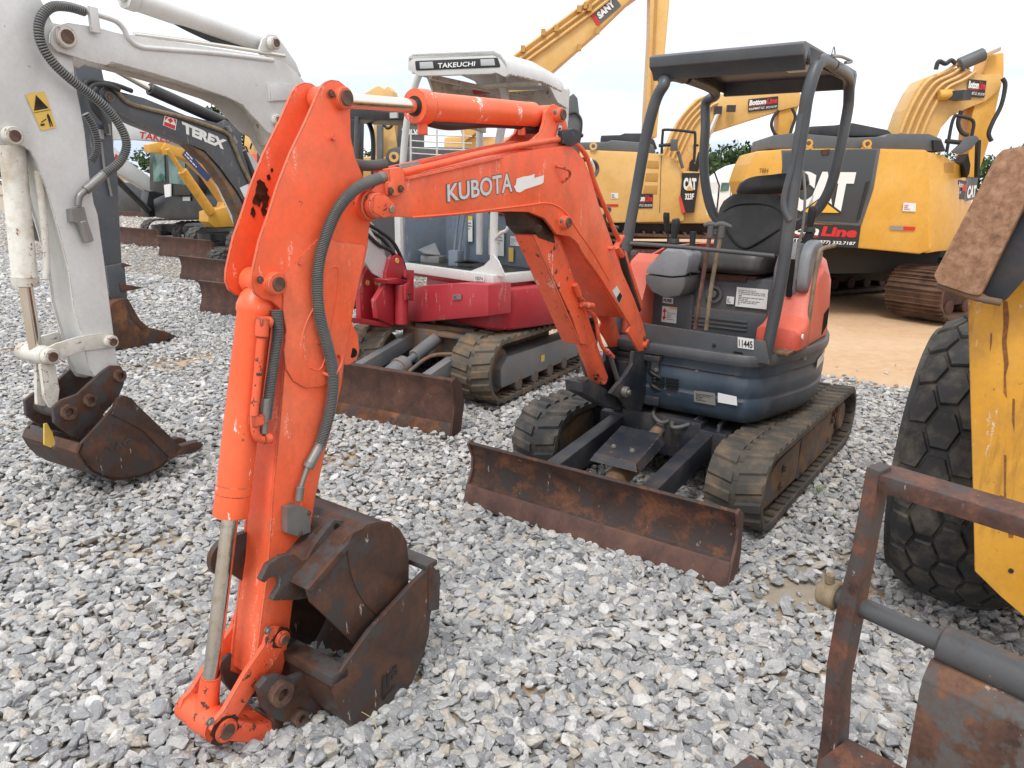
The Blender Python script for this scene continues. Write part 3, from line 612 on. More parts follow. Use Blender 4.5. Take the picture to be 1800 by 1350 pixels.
K.part('far_fender',B().loft([[Vector((-x,y-.12,z)) for y,z in fpts] for x in(.30,.42,.45)]),'orange_hood',None,.01)
b=B()
for i in range(7): b.box((.662,1.60+i*.016,.95+i*.006),(.012,.006,.13-i*.004))
K.part('hood_grille',b,'pure_black',fe)
# --- consoles
def console(xc,yc,z0,z1,wx,wy):
    rs_=[]
    for t,k,dy in((0,.55,.03),(.06,.80,.02),(.35,1,0),(.62,1,0),(.80,.86,-.0),(.94,.62,.0),(1,.5,.0)):
        z=z0+(z1-z0)*t; rs_.append([Vector((xc+math.copysign(abs(math.cos(a))**.45,math.cos(a))*wx*k,yc+dy+math.copysign(abs(math.sin(a))**.45,math.sin(a))*wy*(k*.5+.5),z)) for a in [2*math.pi*j/28 for j in range(28)]])
    return rs_
ca=console(-.195,1.32,1.08,1.37,.125,.20)
cl0=K.Y(1.12,1133,481,1139,467,1155,453,1165,441,1199,440,1211,450,1210,465,1205,485,1180,487); cl1=[Vector((p.x*.96-.012,1.19,p.z+.03)) for p in cl0]
K.part('left_console',B().loft([cl0,[p+Vector((0,.07,.015)) for p in cl0],[p+Vector((.01,.30,-.01)) for p in cl0]]),'grey_plastic',None,.014)
cd0=K.Y(1.125,1133,482,1180,488,1205,486,1203,506,1194,521,1168,524,1145,513,1134,496)
K.part('console_pod',B().loft([cd0,[p+Vector((0,.28,0)) for p in cd0]]),'grey_plastic_dark',None,.016)
cb=console(.50,1.50,1.05,1.42,.085,.19)
K.part('right_console',B().loft(cb,smooth=True),'grey_plastic')
K.part('console_slot',B().plate(rc([Vector((.515,1.305,1.13)),Vector((.545,1.305,1.13)),Vector((.545,1.305,1.34)),Vector((.515,1.305,1.34))],.008),(0,.02,0)),'pure_black')
K.part('console_cover',B().loft([[Vector((x,1.44+(y-1.44)*k,1.28+(z-1.28)*k)) for y,z in sp2([(1.30,1.18),(1.30,1.35),(1.38,1.43),(1.55,1.43),(1.58,1.32),(1.45,1.16)])] for x,k in((.57,1),(.61,1),(.625,.93))]),'grey_plastic',None,.006)
K.part('console_post',B().box((.54,1.50,.97),(.06,.10,.24)),'ink')
def joystick(x,y,z,name='joystick'):
    b=B(); n=6
    for i in range(n): b.ring((x,y,z+i*.012),(0,0,1),.050-i*.006+(.006 if i%2 else 0),.01,.011)
    b.cyl((x,y,z),(x,y,z+.08),.030,.018)
    o=K.part(name,b,'grip_black'); b=B().cyl((x,y,z+.07),(x,y,z+.10),.034,.03).tube([(x,y,z+.09),(x+.003,y-.006,z+.14),(x+.006,y-.004,z+.19),(x+.004,y-.008,z+.215)],.02,16,4,radii=[.016,.021,.026,.02]); K.part('grip',b,'grip_black',o)
    return o
jb=K.Y(1.24,1183,449)[0]; joystick(jb.x,1.24,jb.z); joystick(.55,1.52,1.41)
K.part('joystick',B().tube([(-.235,1.34,1.34),(-.235,1.34,1.42),(-.24,1.33,1.50)],.006).tube([(-.24,1.335,1.46),(-.245,1.32,1.54),(-.245,1.32,1.57)],.02,14,4,radii=[.015,.02,.017]),'grip_black')
K.part('safety_lever',B().tube(K.Y(1.15,1412,300,1415,345,1411,400,1402,440,1398,490),.007),'steel_fitting')
# --- travel levers
for a,mt in((K.Y(1.0,1222,578,1234,500,1245,430,1248,415),'lever_rust'),(K.Y(1.0,1241,580,1251,500,1263,435,1267,415),'lever_tan')):
    lv=K.part('travel_lever',B().tube(a,.0115,14),mt); t=a[-1]
    K.part('handle',B().cyl(t+Vector((0,0,-.01)),t+Vector((.004,0,.055)),.017,.02).tube([t+Vector((-.035,-.01,.055)),t+Vector((0,0,.064)),t+Vector((.05,.012,.05))],.015,12,4,radii=[.011,.017,.010]),'grey_plastic_dark',lv)
K.part('pedal_lever',B().tube([(-.02,1.2,1.2),(-.018,1.2,1.40)],.007,8).tube([(-.018,1.2,1.38),(-.018,1.2,1.47)],.02,12,3,radii=[.016,.018]),'grip_black')
# --- canopy frame
post=dict(mat='dark_rail')
pr=K.Y(.93,1343,638,1352,600,1372,500,1384,420,1398,310,1412,215,1420,165); 
pr+= [Vector((.635,.97,2.285)),Vector((.645,1.06,2.325)),Vector((.635,1.25,2.335))]
pl_=K.Y(.93,1070,640,1086,560,1102,430,1118,340,1136,240,1153,175,1168,147); pl_+=[Vector((-.17,1.0,2.285)),Vector((-.165,1.1,2.315)),Vector((-.165,1.25,2.32))]
K.part('front_post',B().tube(pr,.031,18,5),'dark_rail'); K.part('front_post',B().tube(pl_,.031,18,5),'dark_rail')
ra=[Vector((.63,1.3,2.335)),Vector((.60,1.70,2.345)),Vector((.585,1.86,2.33)),Vector((.582,1.93,2.25))]+K.Y(1.95,1489,200,1472,285,1455,340,1427,380,1397,398)
rb_=[Vector((-.165,1.3,2.325)),Vector((-.2,1.75,2.325)),Vector((-.215,1.88,2.29))]+K.Y(1.95,1241,180,1240,225,1237,280,1241,330,1252,372,1270,395,1295,410)
K.part('rear_post',B().tube(ra,.031,18,5),'dark_rail'); K.part('rear_post',B().tube(rb_,.031,18,5),'dark_rail')
K.part('rear_bar',B().tube([rb_[-1],(.15,2.02,1.475),ra[-1]],.03,14,4),'dark_rail')
# roof
r0,r1,r2,r3=Vector((-.19,.93,2.40)),Vector((.57,.93,2.40)),Vector((.60,2.08,2.40)),Vector((-.22,2.08,2.40))
b=B(); y0=.93
rp=[(.93,2.40),(.90,2.385),(.905,2.335),(.945,2.31),(.965,2.275),(.975,2.275),(.975,2.32),(1.0,2.375),(2.0,2.375),(2.02,2.30),(2.05,2.30),(2.06,2.385),(2.03,2.402)]
b.plate([Vector((.585,y,z)) for y,z in rp],(-.80,0,0)); roof=K.part('canopy_roof',b,'dark_rail',None,.006)
for x in(.583,-.205): K.part('roof_side',B().plate([Vector((x,y,z)) for y,z in[(1.0,2.385),(2.03,2.385),(2.03,2.32),(1.0,2.32)]],(-.012,0,0)),'dark_rail',roof,.003)
K.part('roof_gusset',B().plate(K.Y(.955,1424,82,1445,92,1437,105,1424,112),(0,.01,0)),'dark_rail',roof)
K.part('roof_panel',B().box((.48,1.40,2.345),(.26,.22,.006)),'sticker_white',roof)
K.part('roof_bracket',B().box((.0,1.35,2.355),(.2,.05,.02)),'steel_fitting',roof)
K.part('lamp_bracket',B().tube(K.X(.67,1462,95,1466,82,1468,95),.003,6).tube(K.X(.67,1462,98,1480,100,1497,108,1486,110),.008,8),'steel_fitting',roof)
K.part('post_stay',B().tube(K.Y(.905,1408,200,1394,285,1378,355,1388,388),.017,12),'dark_rail')
K.part('front_rail',B().tube(K.Y(.90,1108,428,1180,433,1260,440,1361,450),.0115,12),'dark_rail')
K.part('rail_clamp',B().box(K.Y(.905,1115,444)[0],(.035,.02,.02)),'dark_rail')
K.part('grab_rail',B().tube(K.X(.655,1413,632,1422,560,1432,490,1438,452,1444,438,1466,432),.012,12,5),'lever_tan')
K.part('reflector',B().cyl((.655,1.16,.94),(.672,1.16,.94),.016),'sticker_white')
# ================================================================ the digging arm of the orange machine
BX=-.10   # near face of the boom
bpx=(648,338,660,326,683,318,712,311,769,298,880,273,953,260,1000,255,1013,264,1027,282,1040,315,1053,360,1068,402,1080,437,1095,480,1115,525,1130,566,1139,603,1140,613,1132,619,1122,618,1114,602,1103,584,1109,573,1055,488,1023,443,1015,427,1002,416,978,412,970,400,957,384,931,373,895,372,860,373,800,379,743,384,690,381,668,384,650,380,640,362)
near=K.X(BX,*bpx); BT=.19
boom=K.part('boom',B().plate(near,(-.014,0,0)),'orange_paint',None,.002)
K.part('boom_far_plate',B().plate([p-Vector((BT-.014,0,0)) for p in near],(-.014,0,0)),'orange_paint',boom,.002)
# box between the two side plates (open at the fork, the knee recess and the foot)
ipx=(705,318,769,304,880,279,953,266,998,261,1010,268,1022,286,1035,318,1048,362,1063,404,1075,439,1090,482,1108,520,1122,558,1098,560,1057,495,1021,440,1012,424,960,330,900,352,860,366,800,372,743,377,716,377)
K.part('boom_box',B().plate([p-Vector((.012,0,0)) for p in K.X(BX,*ipx)],(-(BT-.024),0,0)),'orange_paint',boom)
# weld-on reinforcing plate around the knee pin
rp_=K.X(BX,895,370,925,362,958,358,975,366,992,385,1007,418,1026,446,1058,490,1052,482,1020,440,1012,425,1000,414,978,410,970,398,957,382,931,371)
for a in((724,382,800,376,860,369,925,361,960,357,982,364,1000,381,1014,404,1040,440,1070,492),): K.part('weld_bead',B().tube([p+Vector((.001,0,0)) for p in K.X(BX,*a)],.0035,8,4),'orange_plain',boom)
K.part('flange_strip',B().plate(K.X(BX,712,312,880,274,880,279,712,317),(.012,0,0)),'orange_paint',boom,.002)
# knee pin of the lift cylinder, arm cylinder lugs
def boss(c,x0,x1,r,mat='orange_paint',pin=.7,parent=boom,pm='rust_pin',keep=True,side=1):
    p=Vector(c); p.x=x0; q=Vector(c); q.x=x1; e=Vector(c); e.x=x1+.008*side
    o=K.part('pin_boss',B().cyl(p,q,r),mat,parent); K.part('pin',B().cyl(q,e,r*pin),pm,o)
    return o
kc=K.X(BX,989,391)[0]; boss(kc,BX-.01,BX+.03,.030)
K.bolts(K.X(BX+.02,986,388),(1,0,0),.009,'steel_bolt',boom)
lug=rc(K.X(BX-.015,915,262,940,243,952,232,957,215,960,197,967,186,977,183,986,189,992,204,999,228,1004,248,1004,262),.008)
l1=K.part('cylinder_lug',B().plate(lug,(-.016,0,0)),'orange_paint',boom,.002); K.part('cylinder_lug',B().plate([p-Vector((.13,0,0)) for p in lug],(-.016,0,0)),'orange_paint',boom,.002)
lc=K.X(BX,985,202)[0]; boss(lc,BX-.03,BX+.012,.030,parent=l1)
K.bolts(K.X(BX+.005,975,197),(1,0,0),.009,'steel_bolt',l1)
q=K.X(BX-.012,977,240,983,241,988,222,982,219); s_=sticker(K,q,'sticker_white',l1); text(K,'S',K.X(BX-.010,979,238,983,238,986,225,981,224),'ink',s_,lift=.003)
# arm cylinder
AX=-.195
def xs(v,*a):
    r=K.X(BX,*a)
    return [Vector((v,p.y,p.z)) for p in r]
ar_top=K.X(-.13,603,173)[0]; ar_top.x=AX; cend=Vector((AX,lc.y,lc.z)); d=(cend-ar_top).normalized(); Lc=(cend-ar_top).length
p1=K.X(-.16,742,187)[0]; t1=(p1-ar_top).dot(d)
ac=K.part('arm_cylinder',B().lathe(ar_top+d*t1,cend-d*.05,[(0,.034),(0,.058),(.035,.060),(.075,.060),(.078,.0515),(.92,.0505),(.93,.052),(.965,.052),(.985,.040),(1,.036)],36).cyl(cend-Vector((.045,0,0)),cend+Vector((.045,0,0)),.042),'orange_cyl')
K.part('rod',B().cyl(ar_top+d*.03,ar_top+d*(t1+.02),.0245,seg=32),'chrome',ac); K.part('rod_seal',B().ring(ar_top+d*(t1+.002),d,.034,.024,.012),'ink',ac)
K.part('port_block',B().cyl(ar_top+d*(t1+.04)+Vector((0,0,-.05)),ar_top+d*(t1+.04)+Vector((0,0,-.095)),.018),'orange_cyl',ac)
K.part('port_block',B().cyl(cend-d*.15+Vector((0,0,-.05)),cend-d*.15+Vector((0,0,-.085)),.016),'orange_cyl',ac)
K.part('cylinder_hose',B().tube(K.X(AX,752,213,790,220,850,216,900,218,935,222),.019,14),'black_hose',ac)
K.part('cylinder_hose',B().tube(K.X(AX,918,226,935,228,955,229,985,222),.017,14),'black_hose',ac)
# rod-end sleeve between the arm's two ears
# --- arm
NX=-.13; AW=.135
apx=(567,149,575,143,584,140,596,142,606,150,615,162,618,176,616,197,617,240,625,277,636,304,645,330,655,352,652,385,648,408,647,430,640,465,624,530,614,580,605,642,601,676,589,729,571,797,553,882,547,924,535,972,515,1057,503,1150,497,1180,484,1203,462,1212,447,1205,452,1150,460,1090,472,998,482,850,493,740,500,650,503,615,504,590,500,565,492,542,478,530,462,526,449,517,443,500,444,480,457,421,473,376,489,325,511,269,539,211,561,160)
an=K.X(NX,*apx)
arm=K.part('arm',B().plate(an,(-.012,0,0)),'orange_paint',None,.002)
K.part('arm_far_plate',B().plate([p-Vector((AW-.012,0,0)) for p in an],(-.012,0,0)),'orange_paint',arm,.002)
ai=K.X(NX,596,300,628,330,640,365,636,420,628,465,612,530,602,580,594,640,588,676,577,729,560,797,542,882,536,924,524,972,505,1057,492,1150,484,1190,465,1203,452,1195,460,1090,473,998,483,850,494,740,502,650,508,615,512,585,530,500,560,400)
K.part('arm_box',B().plate([p-Vector((.010,0,0)) for p in ai],(-(AW-.020),0,0)),'orange_paint',arm)
# rounded front edge, tang with a round hole, raised boss plate
hole=K.X(NX,619,603)[0]; hc=Vector((NX-.03,hole.y,hole.z))
tg=rc(K.X(NX-.03,612,545,620,570,630,590,632,615,627,633,612,642,598,640),.004); tn=K.part('lifting_eye',B().plate(tg,(-.02,0,0)),'orange_paint',arm,.002)
K.part('eye_hole',B().cyl(K.X(NX-.0285,619,620)[0],K.X(NX-.0525,619,620)[0],.017),'pure_black',tn)
dp=rc(K.X(NX+.003,448,470,470,462,492,472,505,500,503,540,500,560,505,590,500,625,505,650,520,675,545,684,570,680,598,668,603,640,613,585,560,560,520,500),.004)
# lower contour of the upper gusset, laid on the arm side
gp=K.X(NX+.006,497,545,503,580,499,619,502,648,516,671,537,683,566,680,600,668,612,600,622,545,645,430,560,420,500,480)
K.part('gusset',B().plate(rc(gp,[.012,.02,.03,.03,.03,.03,.02,.004,.01,.01,.01,.01]),(-.006,0,0)),'orange_paint',arm,.0025)
K.part('weld_bead',B().tube([p+Vector((.006,0,0)) for p in K.X(NX,536,640,528,610,535,570,560,520,572,480,585,468,593,478,590,520,575,600,566,640,556,650,542,645)],.0028,8,4),'orange_plain',arm)
for a in((584,243),(524,462),(557,602)): K.part('plug',B().cyl(K.X(NX,*a)[0],K.X(NX,*a)[0]+Vector((.009,0,0)),.0075),'orange_paint',arm)
# top pin, cylinder pin
tp=K.X(NX,600,173)[0]; boss(tp,NX-.01,NX+.022,.033,parent=arm); K.bolts(K.X(NX+.006,582,165),(1,0,0),.0095,'rust_pin',arm)
K.part('rod_eye',B().cyl(Vector((NX-.02,tp.y,tp.z)),Vector((NX-AW+.02,tp.y,tp.z)),.040),'orange_worn',arm)
cp_=K.X(NX,480,498)[0]; boss(cp_,NX-.012,NX+.024,.034,parent=arm,pin=.62); K.bolts(K.X(NX+.012,457,492),(1,0,0),.0085,'rust_pin',arm); K.bolts(K.X(NX+.008,498,506),(1,0,0),.006,'rust_pin',arm)
# hinge of boom and arm
pv=K.X(BX,654,361)[0]
K.part('arm_pivot',B().cyl(Vector((NX-.01,pv.y,pv.z)),Vector((BX+.004,pv.y,pv.z)),.048).cyl(Vector((BX,pv.y,pv.z)),Vector((BX+.03,pv.y,pv.z)),.040),'orange_worn',arm)
K.bolts([Vector((BX+.025,pv.y+.055,pv.z-.012))],(1,0,0),.013,'steel_bolt',arm)
K.part('pivot_cap',B().plate(rc([Vector((BX+.026,pv.y+a,pv.z+b_)) for a,b_ in((-.02,.035),(.03,.035),(.075,.005),(.075,-.03),(.02,-.04),(-.03,-.02))],.015),(.006,0,0)),'orange_worn',arm,.002)
# --- bucket cylinder
BCX=NX-AW/2
bt=Vector((BCX,cp_.y,cp_.z)); lk=K.X(-.10,395,1287)[0]; LKC=Vector((BCX,lk.y,lk.z)); d=(LKC-bt).normalized(); Lb=(LKC-bt).length
e1=K.X(BCX,404,907)[0]; te=(e1-bt).dot(d)
bc=K.part('bucket_cylinder',B().cyl(bt-Vector((.045,0,0)),bt+Vector((.045,0,0)),.040).lathe(bt+d*.02,bt+d*te,[(0,.03),(.03,.046),(.06,.052),(.075,.055),(.10,.055),(.11,.051),(.86,.051),(.862,.0525),(.90,.0525),(.902,.051),(.975,.052),(1,.050)],36),'orange_cyl')
K.part('rod',B().cyl(bt+d*(te-.01),LKC-d*.12,.0245,seg=32),'chrome_dull',bc); K.part('rod_end',B().lathe(LKC-d*.135,LKC,[(0,.03),(.5,.032),(1,.045)],28).cyl(LKC-Vector((.04,0,0)),LKC+Vector((.04,0,0)),.046),'orange_worn',bc)
px_=lambda *a:[Vector((NX+.004,p.y,p.z)) for p in K.X(NX,*a)]
K.part('oil_pipe',B().cyl(px_(452,566)[0],px_(474,566)[0],.017).cyl(px_(460,560)[0],px_(458,592)[0],.019).tube(px_(459,580,455,620,449,690,445,730,448,762,458,772,474,770),.0125,14,5).cyl(px_(462,771)[0],px_(474,770)[0],.017).box(px_(449,738)[0],(.03,.035,.03)),'orange_worn',bc)
# hoses
K.part('ribbed_hose',B().tube([Vector((NX+.0,p.y,p.z)) for p in K.X(NX,486,545,488,580,482,630,475,680,468,735)],.0165,16,8,ribs=.0048),'ribbed_hose',arm)
K.part('hose_fitting',B().cyl(K.X(NX,468,700)[0],K.X(NX,464,742)[0],.016).cyl(K.X(NX,465,738)[0],K.X(NX,463,762)[0],.012),'steel_fitting',arm)
hp=[]
for (x,y),off in zip(((668,313),(650,319),(628,330),(605,352),(587,380),(573,415),(562,455),(558,500),(562,555),(575,605),(585,650),(585,690),(577,735),(562,785)),(.02,.03,.035,.035,.03,.03,.03,.03,.03,.03,.03,.028,.025,.022)):
    hp.append(K.X(NX+off,x,y)[0])
rh=K.part('ribbed_hose',B().tube(hp,.0185,18,8,ribs=.0052),'ribbed_hose',arm)
K.part('hose_fitting',B().lathe(K.X(NX+.02,660,315)[0],K.X(BX-.002,695,305)[0],[(0,.017),(.55,.0175),(.56,.014),(.7,.0165),(.84,.0165),(.85,.012),(1,.012)]),'steel_fitting',rh)
K.part('hose_fitting',B().lathe(K.X(NX+.022,563,782)[0],K.X(NX+.018,541,822)[0],[(0,.0165),(.8,.0165),(.82,.019),(1,.017)]).tube(K.X(NX+.018,541,820,534,840,527,862),.008,12,4).cyl(K.X(NX+.018,528,855)[0],K.X(NX+.018,525,880)[0],.013).plate(K.X(NX+.03,505,893,523,887,546,897,546,935,526,943,505,937),(-.028,0,0)),'steel_fitting',rh)
K.bolts(K.X(NX+.03,528,938,543,902),(1,0,0),.006,'rust_pin',rh)
K.part('hose_guard',B().tube([p for p in [K.X(NX+.0,566,655)[0],K.X(NX+.035,585,660)[0],K.X(NX+.045,598,645)[0],K.X(NX+.02,600,628)[0],K.X(NX,592,624)[0]]],.0055,12,5),'orange_paint',arm)
K.part('rear_hose',B().tube([Vector((AX-.02,p.y,p.z)) for p in K.X(BX,630,282,655,286,690,291,720,288)],.018,16,6,ribs=.0055),'ribbed_hose',boom)
K.part('hose_fitting',B().cyl(K.X(AX,700,297)[0],K.X(AX,735,291)[0],.015),'steel_fitting',boom)
# clamp block and pipes along the boom
K.part('clamp_block',B().plate(rc(K.X(BX+.018,683,297,706,294,711,303,713,338,700,345,683,344,681,322,686,318),.004),(-.03,0,0)),'orange_paint',boom,.003); K.bolts(K.X(BX+.02,686,336,704,332),(1,0,0),.0095,'rust_pin',boom)
K.part('oil_pipe',B().tube(K.X(BX-.012,706,304,769,289,850,269,920,255,975,246,1003,243),.0125,14,4),'orange_paint',boom)
K.part('oil_pipe',B().tube([p for p in K.X(BX-.12,660,303,740,285,820,268,880,256,930,250)],.011,14,4),'orange_paint',boom)
K.part('pipe_junction',B().plate(K.X(BX+.01,988,230,1008,226,1020,231,1018,250,1006,257,990,252),(-.05,0,0)).bolt(K.X(BX-.02,1022,238)[0],(1,.3,0),.008),'dark_blue',boom,.003)
K.part('oil_pipe',B().tube(K.X(BX-.01,1008,250,1022,262,1034,282,1045,320,1062,362,1078,400,1090,425),.0115,14,5),'orange_paint',boom)
K.part('boom_hose',B().tube(K.X(BX-.03,1025,280,1045,285,1050,300,1040,320,1046,345,1058,362,1072,368,1062,380,1068,395,1085,400),.0095,12,5),'grey_hose',boom)
K.part('clip',B().cyl(K.X(BX-.01,1035,281)[0],K.X(BX-.01,1041,294)[0],.0145),'sticker_white',boom)
K.part('pipe_support',B().cyl(K.X(BX-.01,1068,436)[0],K.X(BX+.03,1080,437)[0],.010).beam(K.X(BX-.01,1082,436)[0],K.X(BX-.01,1094,414)[0],.03,.012).cyl(K.X(BX,1084,434)[0],K.X(BX,1094,450)[0],.014),'orange_paint',boom)
K.part('boom_hose',B().tube([p for p in K.X(BX-.04,1092,445,1100,480,1112,520,1122,545)],.018,14,5),'black_hose',boom)
K.part('hose_shield',B().plate(K.X(BX-.02,1096,438,1101,442,1131,537,1127,543),(-.06,0,0)),'orange_paint',boom,.002)
hk=K.X(BX+.004,977,292,984,296,990,300,994,310,989,320)
K.part('lamp_bracket',B().tube([hk[0]-Vector((.0,0,0)),hk[1]+Vector((.02,0,0)),hk[2]+Vector((.03,0,0)),hk[3]+Vector((.02,0,0)),hk[4]],.006,10,4),'orange_worn',boom)
fb_=K.X(BX,1134,604)[0]; boss(fb_,BX-.01,BX+.02,.026,parent=boom); K.bolts([K.X(BX+.006,1133,595)[0]],(1,0,0),.010,'rust_pin',boom)
text(K,'KUBOTA',K.X(BX,784,357,902,338,901,301,783,323),'grey_plastic_dark',boom,bold=.045,lift=.002,name='logo')
text(K,'KUBOTA',K.X(BX,786,355,900,337,899,303,785,324),'silver_decal',boom,bold=.02,lift=.0028,name='logo')
polymark(K,[(.05,.55),(0,.45),(.08,.1),(.2,0),(.35,.12),(.9,.22),(.97,.3),(1,.78),(.8,.74),(.66,.72),(.68,.98),(.5,.92),(.3,.95),(.08,.9)],K.X(BX,902,341,956,328,955,302,903,312),'white_decal',boom,'decal')
q=K.X(BX,1088,535,1094,521,1084,502,1076,511); s_=sticker(K,q,'sticker_white',boom); polymark(K,[(.05,.05),(.95,.05),(.95,.45),(.05,.45)],[q[0],q[1],q[2],q[3]],'ink',s_,lift=.003)
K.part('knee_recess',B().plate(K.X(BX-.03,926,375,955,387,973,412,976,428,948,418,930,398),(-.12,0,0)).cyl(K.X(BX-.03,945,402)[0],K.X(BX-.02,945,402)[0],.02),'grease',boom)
for i,(x,y,s_) in enumerate(((455,333,1.),(462,352,.8),(447,352,.7),(468,312,.35),(440,372,.5),(473,300,.25),(459,371,.5))):
    rr=random.Random(i); c_=K.X(NX-AW+.001,x,y)[0]; arm_far=[c_+Vector((.0008,math.cos(a)*.022*s_*rr.uniform(.5,1.2),math.sin(a)*.034*s_*rr.uniform(.5,1.2))) for a in [2*math.pi*k/14 for k in range(14)]]
    o_=B(); o_.add([p+Vector((.0125,0,0)) for p in arm_far],[tuple(range(14))]); K.part('grease_stain',o_,'grease',arm)
for x,y,r_ in((495,1121,.036),(396,1283,.05)):
    c_=K.X(Lx_ if False else -.10,x,y)[0]; g_=B(); rr=random.Random(x); g_.add([c_+Vector((.0012,math.cos(a)*r_*rr.uniform(.8,1.15),math.sin(a)*r_*rr.uniform(.8,1.15))) for a in [2*math.pi*k/22 for k in range(22)]],[tuple(range(22))]); K.part('grease_ring',g_,'grease',boom)
# --- lift (boom) cylinder, with its long guard
kc2=Vector((BX-BT/2,kc.y,kc.z)); lo=K.X(BX-.06,1063,672)[0]; lo.x=BX-BT/2-.0; d=(lo-kc2).normalized()
lc_=K.part('boom_cylinder',B().cyl(kc2-Vector((.05,0,0)),kc2+Vector((.05,0,0)),.035).lathe(kc2+d*.06,lo-d*.02,[(0,.04),(.02,.044),(.40,.044),(.42,.052),(.97,.052),(1,.045)],32).cyl(lo-d*.03-Vector((.045,0,0)),lo-d*.03+Vector((.045,0,0)),.035),'orange_worn')
gq=[p for p in K.X(BX-.03,938,412,978,412,990,440,1043,600,1033,608,1020,604,1006,560)]
K.part('cylinder_guard',B().plate(gq,(-.012,0,0)).plate([Vector((BX-.03,gq[0].y,gq[0].z)),Vector((BX-.13,gq[0].y,gq[0].z)),Vector((BX-.13,gq[5].y,gq[5].z)),Vector((BX-.03,gq[5].y,gq[5].z))],(0,-.006,-.004)),'orange_worn',lc_,.003)
K.part('oil_pipe',B().tube(K.X(BX-.02,1018,520,1030,535,1034,545,1046,558,1052,590,1060,612,1072,622),.010,12,5).cyl(K.X(BX-.02,1010,500)[0],K.X(BX-.02,1018,520)[0],.016).cyl(K.X(BX-.015,1022,535)[0],K.X(BX-.015,1042,538)[0],.016).cyl(K.X(BX-.02,1066,616)[0],K.X(BX-.02,1077,628)[0],.014),'orange_worn',lc_)
K.part('hose',B().tube(K.X(BX-.02,1073,625,1080,650,1086,668),.013,12,4),'grey_hose',lc_)
K.part('hose',B().tube(K.X(BX-.13,1022,610,1026,640,1034,660),.017,12,4),'grey_hose',lc_)
# --- swing bracket at the foot
b=B(); sw=K.X(BX+.005,1114,618,1136,616,1140,660,1134,700,1128,722,1105,722,1090,700,1073,692,1086,676,1100,660,1112,640)
b.plate(rc(sw,.006),(-.022,0,0)); b.plate([p-Vector((BT-.02,0,0)) for p in rc(sw,.006)],(-.022,0,0)); sb=K.part('swing_bracket',b,'dark_blue',None,.004)
fy=lambda x,y:K.X(BX-.1,x,y)[0]
K.part('bracket_nose',B().cyl((BX-.09,.80,.50),(BX-.09,.80,.76),.075).box((BX-.09,.86,.50),(.16,.18,.05)).box((BX-.09,.86,.74),(.16,.18,.05)),'dark_blue',sb,.006)
K.part('nose_plate',B().box((-.16,.92,.78),(.32,.24,.03)).box((-.16,.95,.52),(.30,.2,.05)).box((-.16,1.02,.65),(.28,.03,.24)),'dark_blue',sb,.006)
K.part('bracket_lip',B().plate(K.X(BX-.03,1022,672,1040,668,1100,706,1090,722,1070,715,1024,690),(-.10,0,0)).cyl(K.X(BX-.05,1026,668)[0],K.X(BX-.05,1026,668)[0]+Vector((0,0,.012)),.03),'dark_blue',sb,.004)
pc=K.X(BX+.005,1095,688)[0]; K.part('lower_pin',B().cyl(pc,pc+Vector((.03,0,0)),.030).cyl(pc+Vector((.03,0,0)),pc+Vector((.045,0,0)),.014),'steel_bolt',sb)
K.part('swing_hose',B().tube([(-.12,.9,.70),(-.06,.84,.69),(.0,.86,.66),(.02,.92,.64)],.012).tube([(-.1,.92,.62),(-.05,.85,.61),(.01,.88,.58)],.012),'black_hose',sb)
K.part('valve_fitting',B().box((-.045,.86,.73),(.04,.03,.05)).cyl((-.045,.86,.70),(-.045,.86,.64),.009).bolt((-.03,.84,.71),(0,-1,0),.012),'steel_fitting',sb)
# --- linkage at the bottom
Lx=-.10
nl=rc(K.X(Lx,470,1120,478,1104,494,1103,506,1116,508,1130,496,1145,452,1210,414,1266,413,1285,400,1302,384,1300,372,1286,378,1268,393,1252,432,1184,466,1135),.006)
li=K.part('guide_link',B().plate(nl,(-.02,0,0)),'orange_worn',None,.003); K.part('guide_link',B().plate([p-Vector((.165,0,0)) for p in nl],(-.02,0,0)),'orange_worn',None,.003)
c1=K.X(Lx,495,1122)[0]; c2=K.X(Lx,396,1283)[0]
K.part('link_pin',B().cyl(c1-Vector((.02,0,0)),c1+Vector((.012,0,0)),.026).cyl(c1,c1+Vector((.018,0,0)),.017),'orange_worn',li); K.part('link_pin',B().cyl(c2-Vector((.0,0,0)),c2+Vector((.012,0,0)),.036),'orange_worn',li)
K.part('pin_head',B().cyl(c1+Vector((.018,0,0)),c1+Vector((.021,0,0)),.0145),'rust_pin',li); K.part('pin_head',B().cyl(c2+Vector((.012,0,0)),c2+Vector((.017,0,0)),.024),'rust_pin',li)
K.bolts([K.X(Lx+.004,470,1108)[0],K.X(Lx+.004,369,1268)[0]],(1,0,0),.010,'steel_bolt',li)
tb=K.part('link_tube',B().cyl(Vector((Lx-.03,c2.y,c2.z)),Vector((Lx-.20,c2.y,c2.z)),.048).ring(Vector((Lx-.032,c2.y,c2.z)),(1,0,0),.05,.02,.012),'orange_worn')
hl=K.X(Lx,392,1262,412,1262,430,1268,455,1272,482,1268,484,1290,470,1302,445,1307,410,1304,385,1300)
K.part('bucket_link',B().plate(rc(hl,.008),(-.16,0,0)),'orange_worn',tb,.004)
# --- bucket fitted to the arm (dark rusty)
WX=.10; WT=.50
out_=K.X(WX,759,994,771,1009,769,1045,757,1080,754,1117,743,1157,724,1202,695,1250,660,1277,624,1283,604,1266,593,1238,586,1200,602,1176,650,1109,724,1028)
bk=K.part('bucket',B().plate(rc(out_,.008),(-.018,0,0)),'rust_bucket',None,.003)
K.part('side_plate',B().plate([p-Vector((WT-.018,0,0)) for p in rc(out_,.008)],(-.018,0,0)),'rust_bucket',bk,.003)
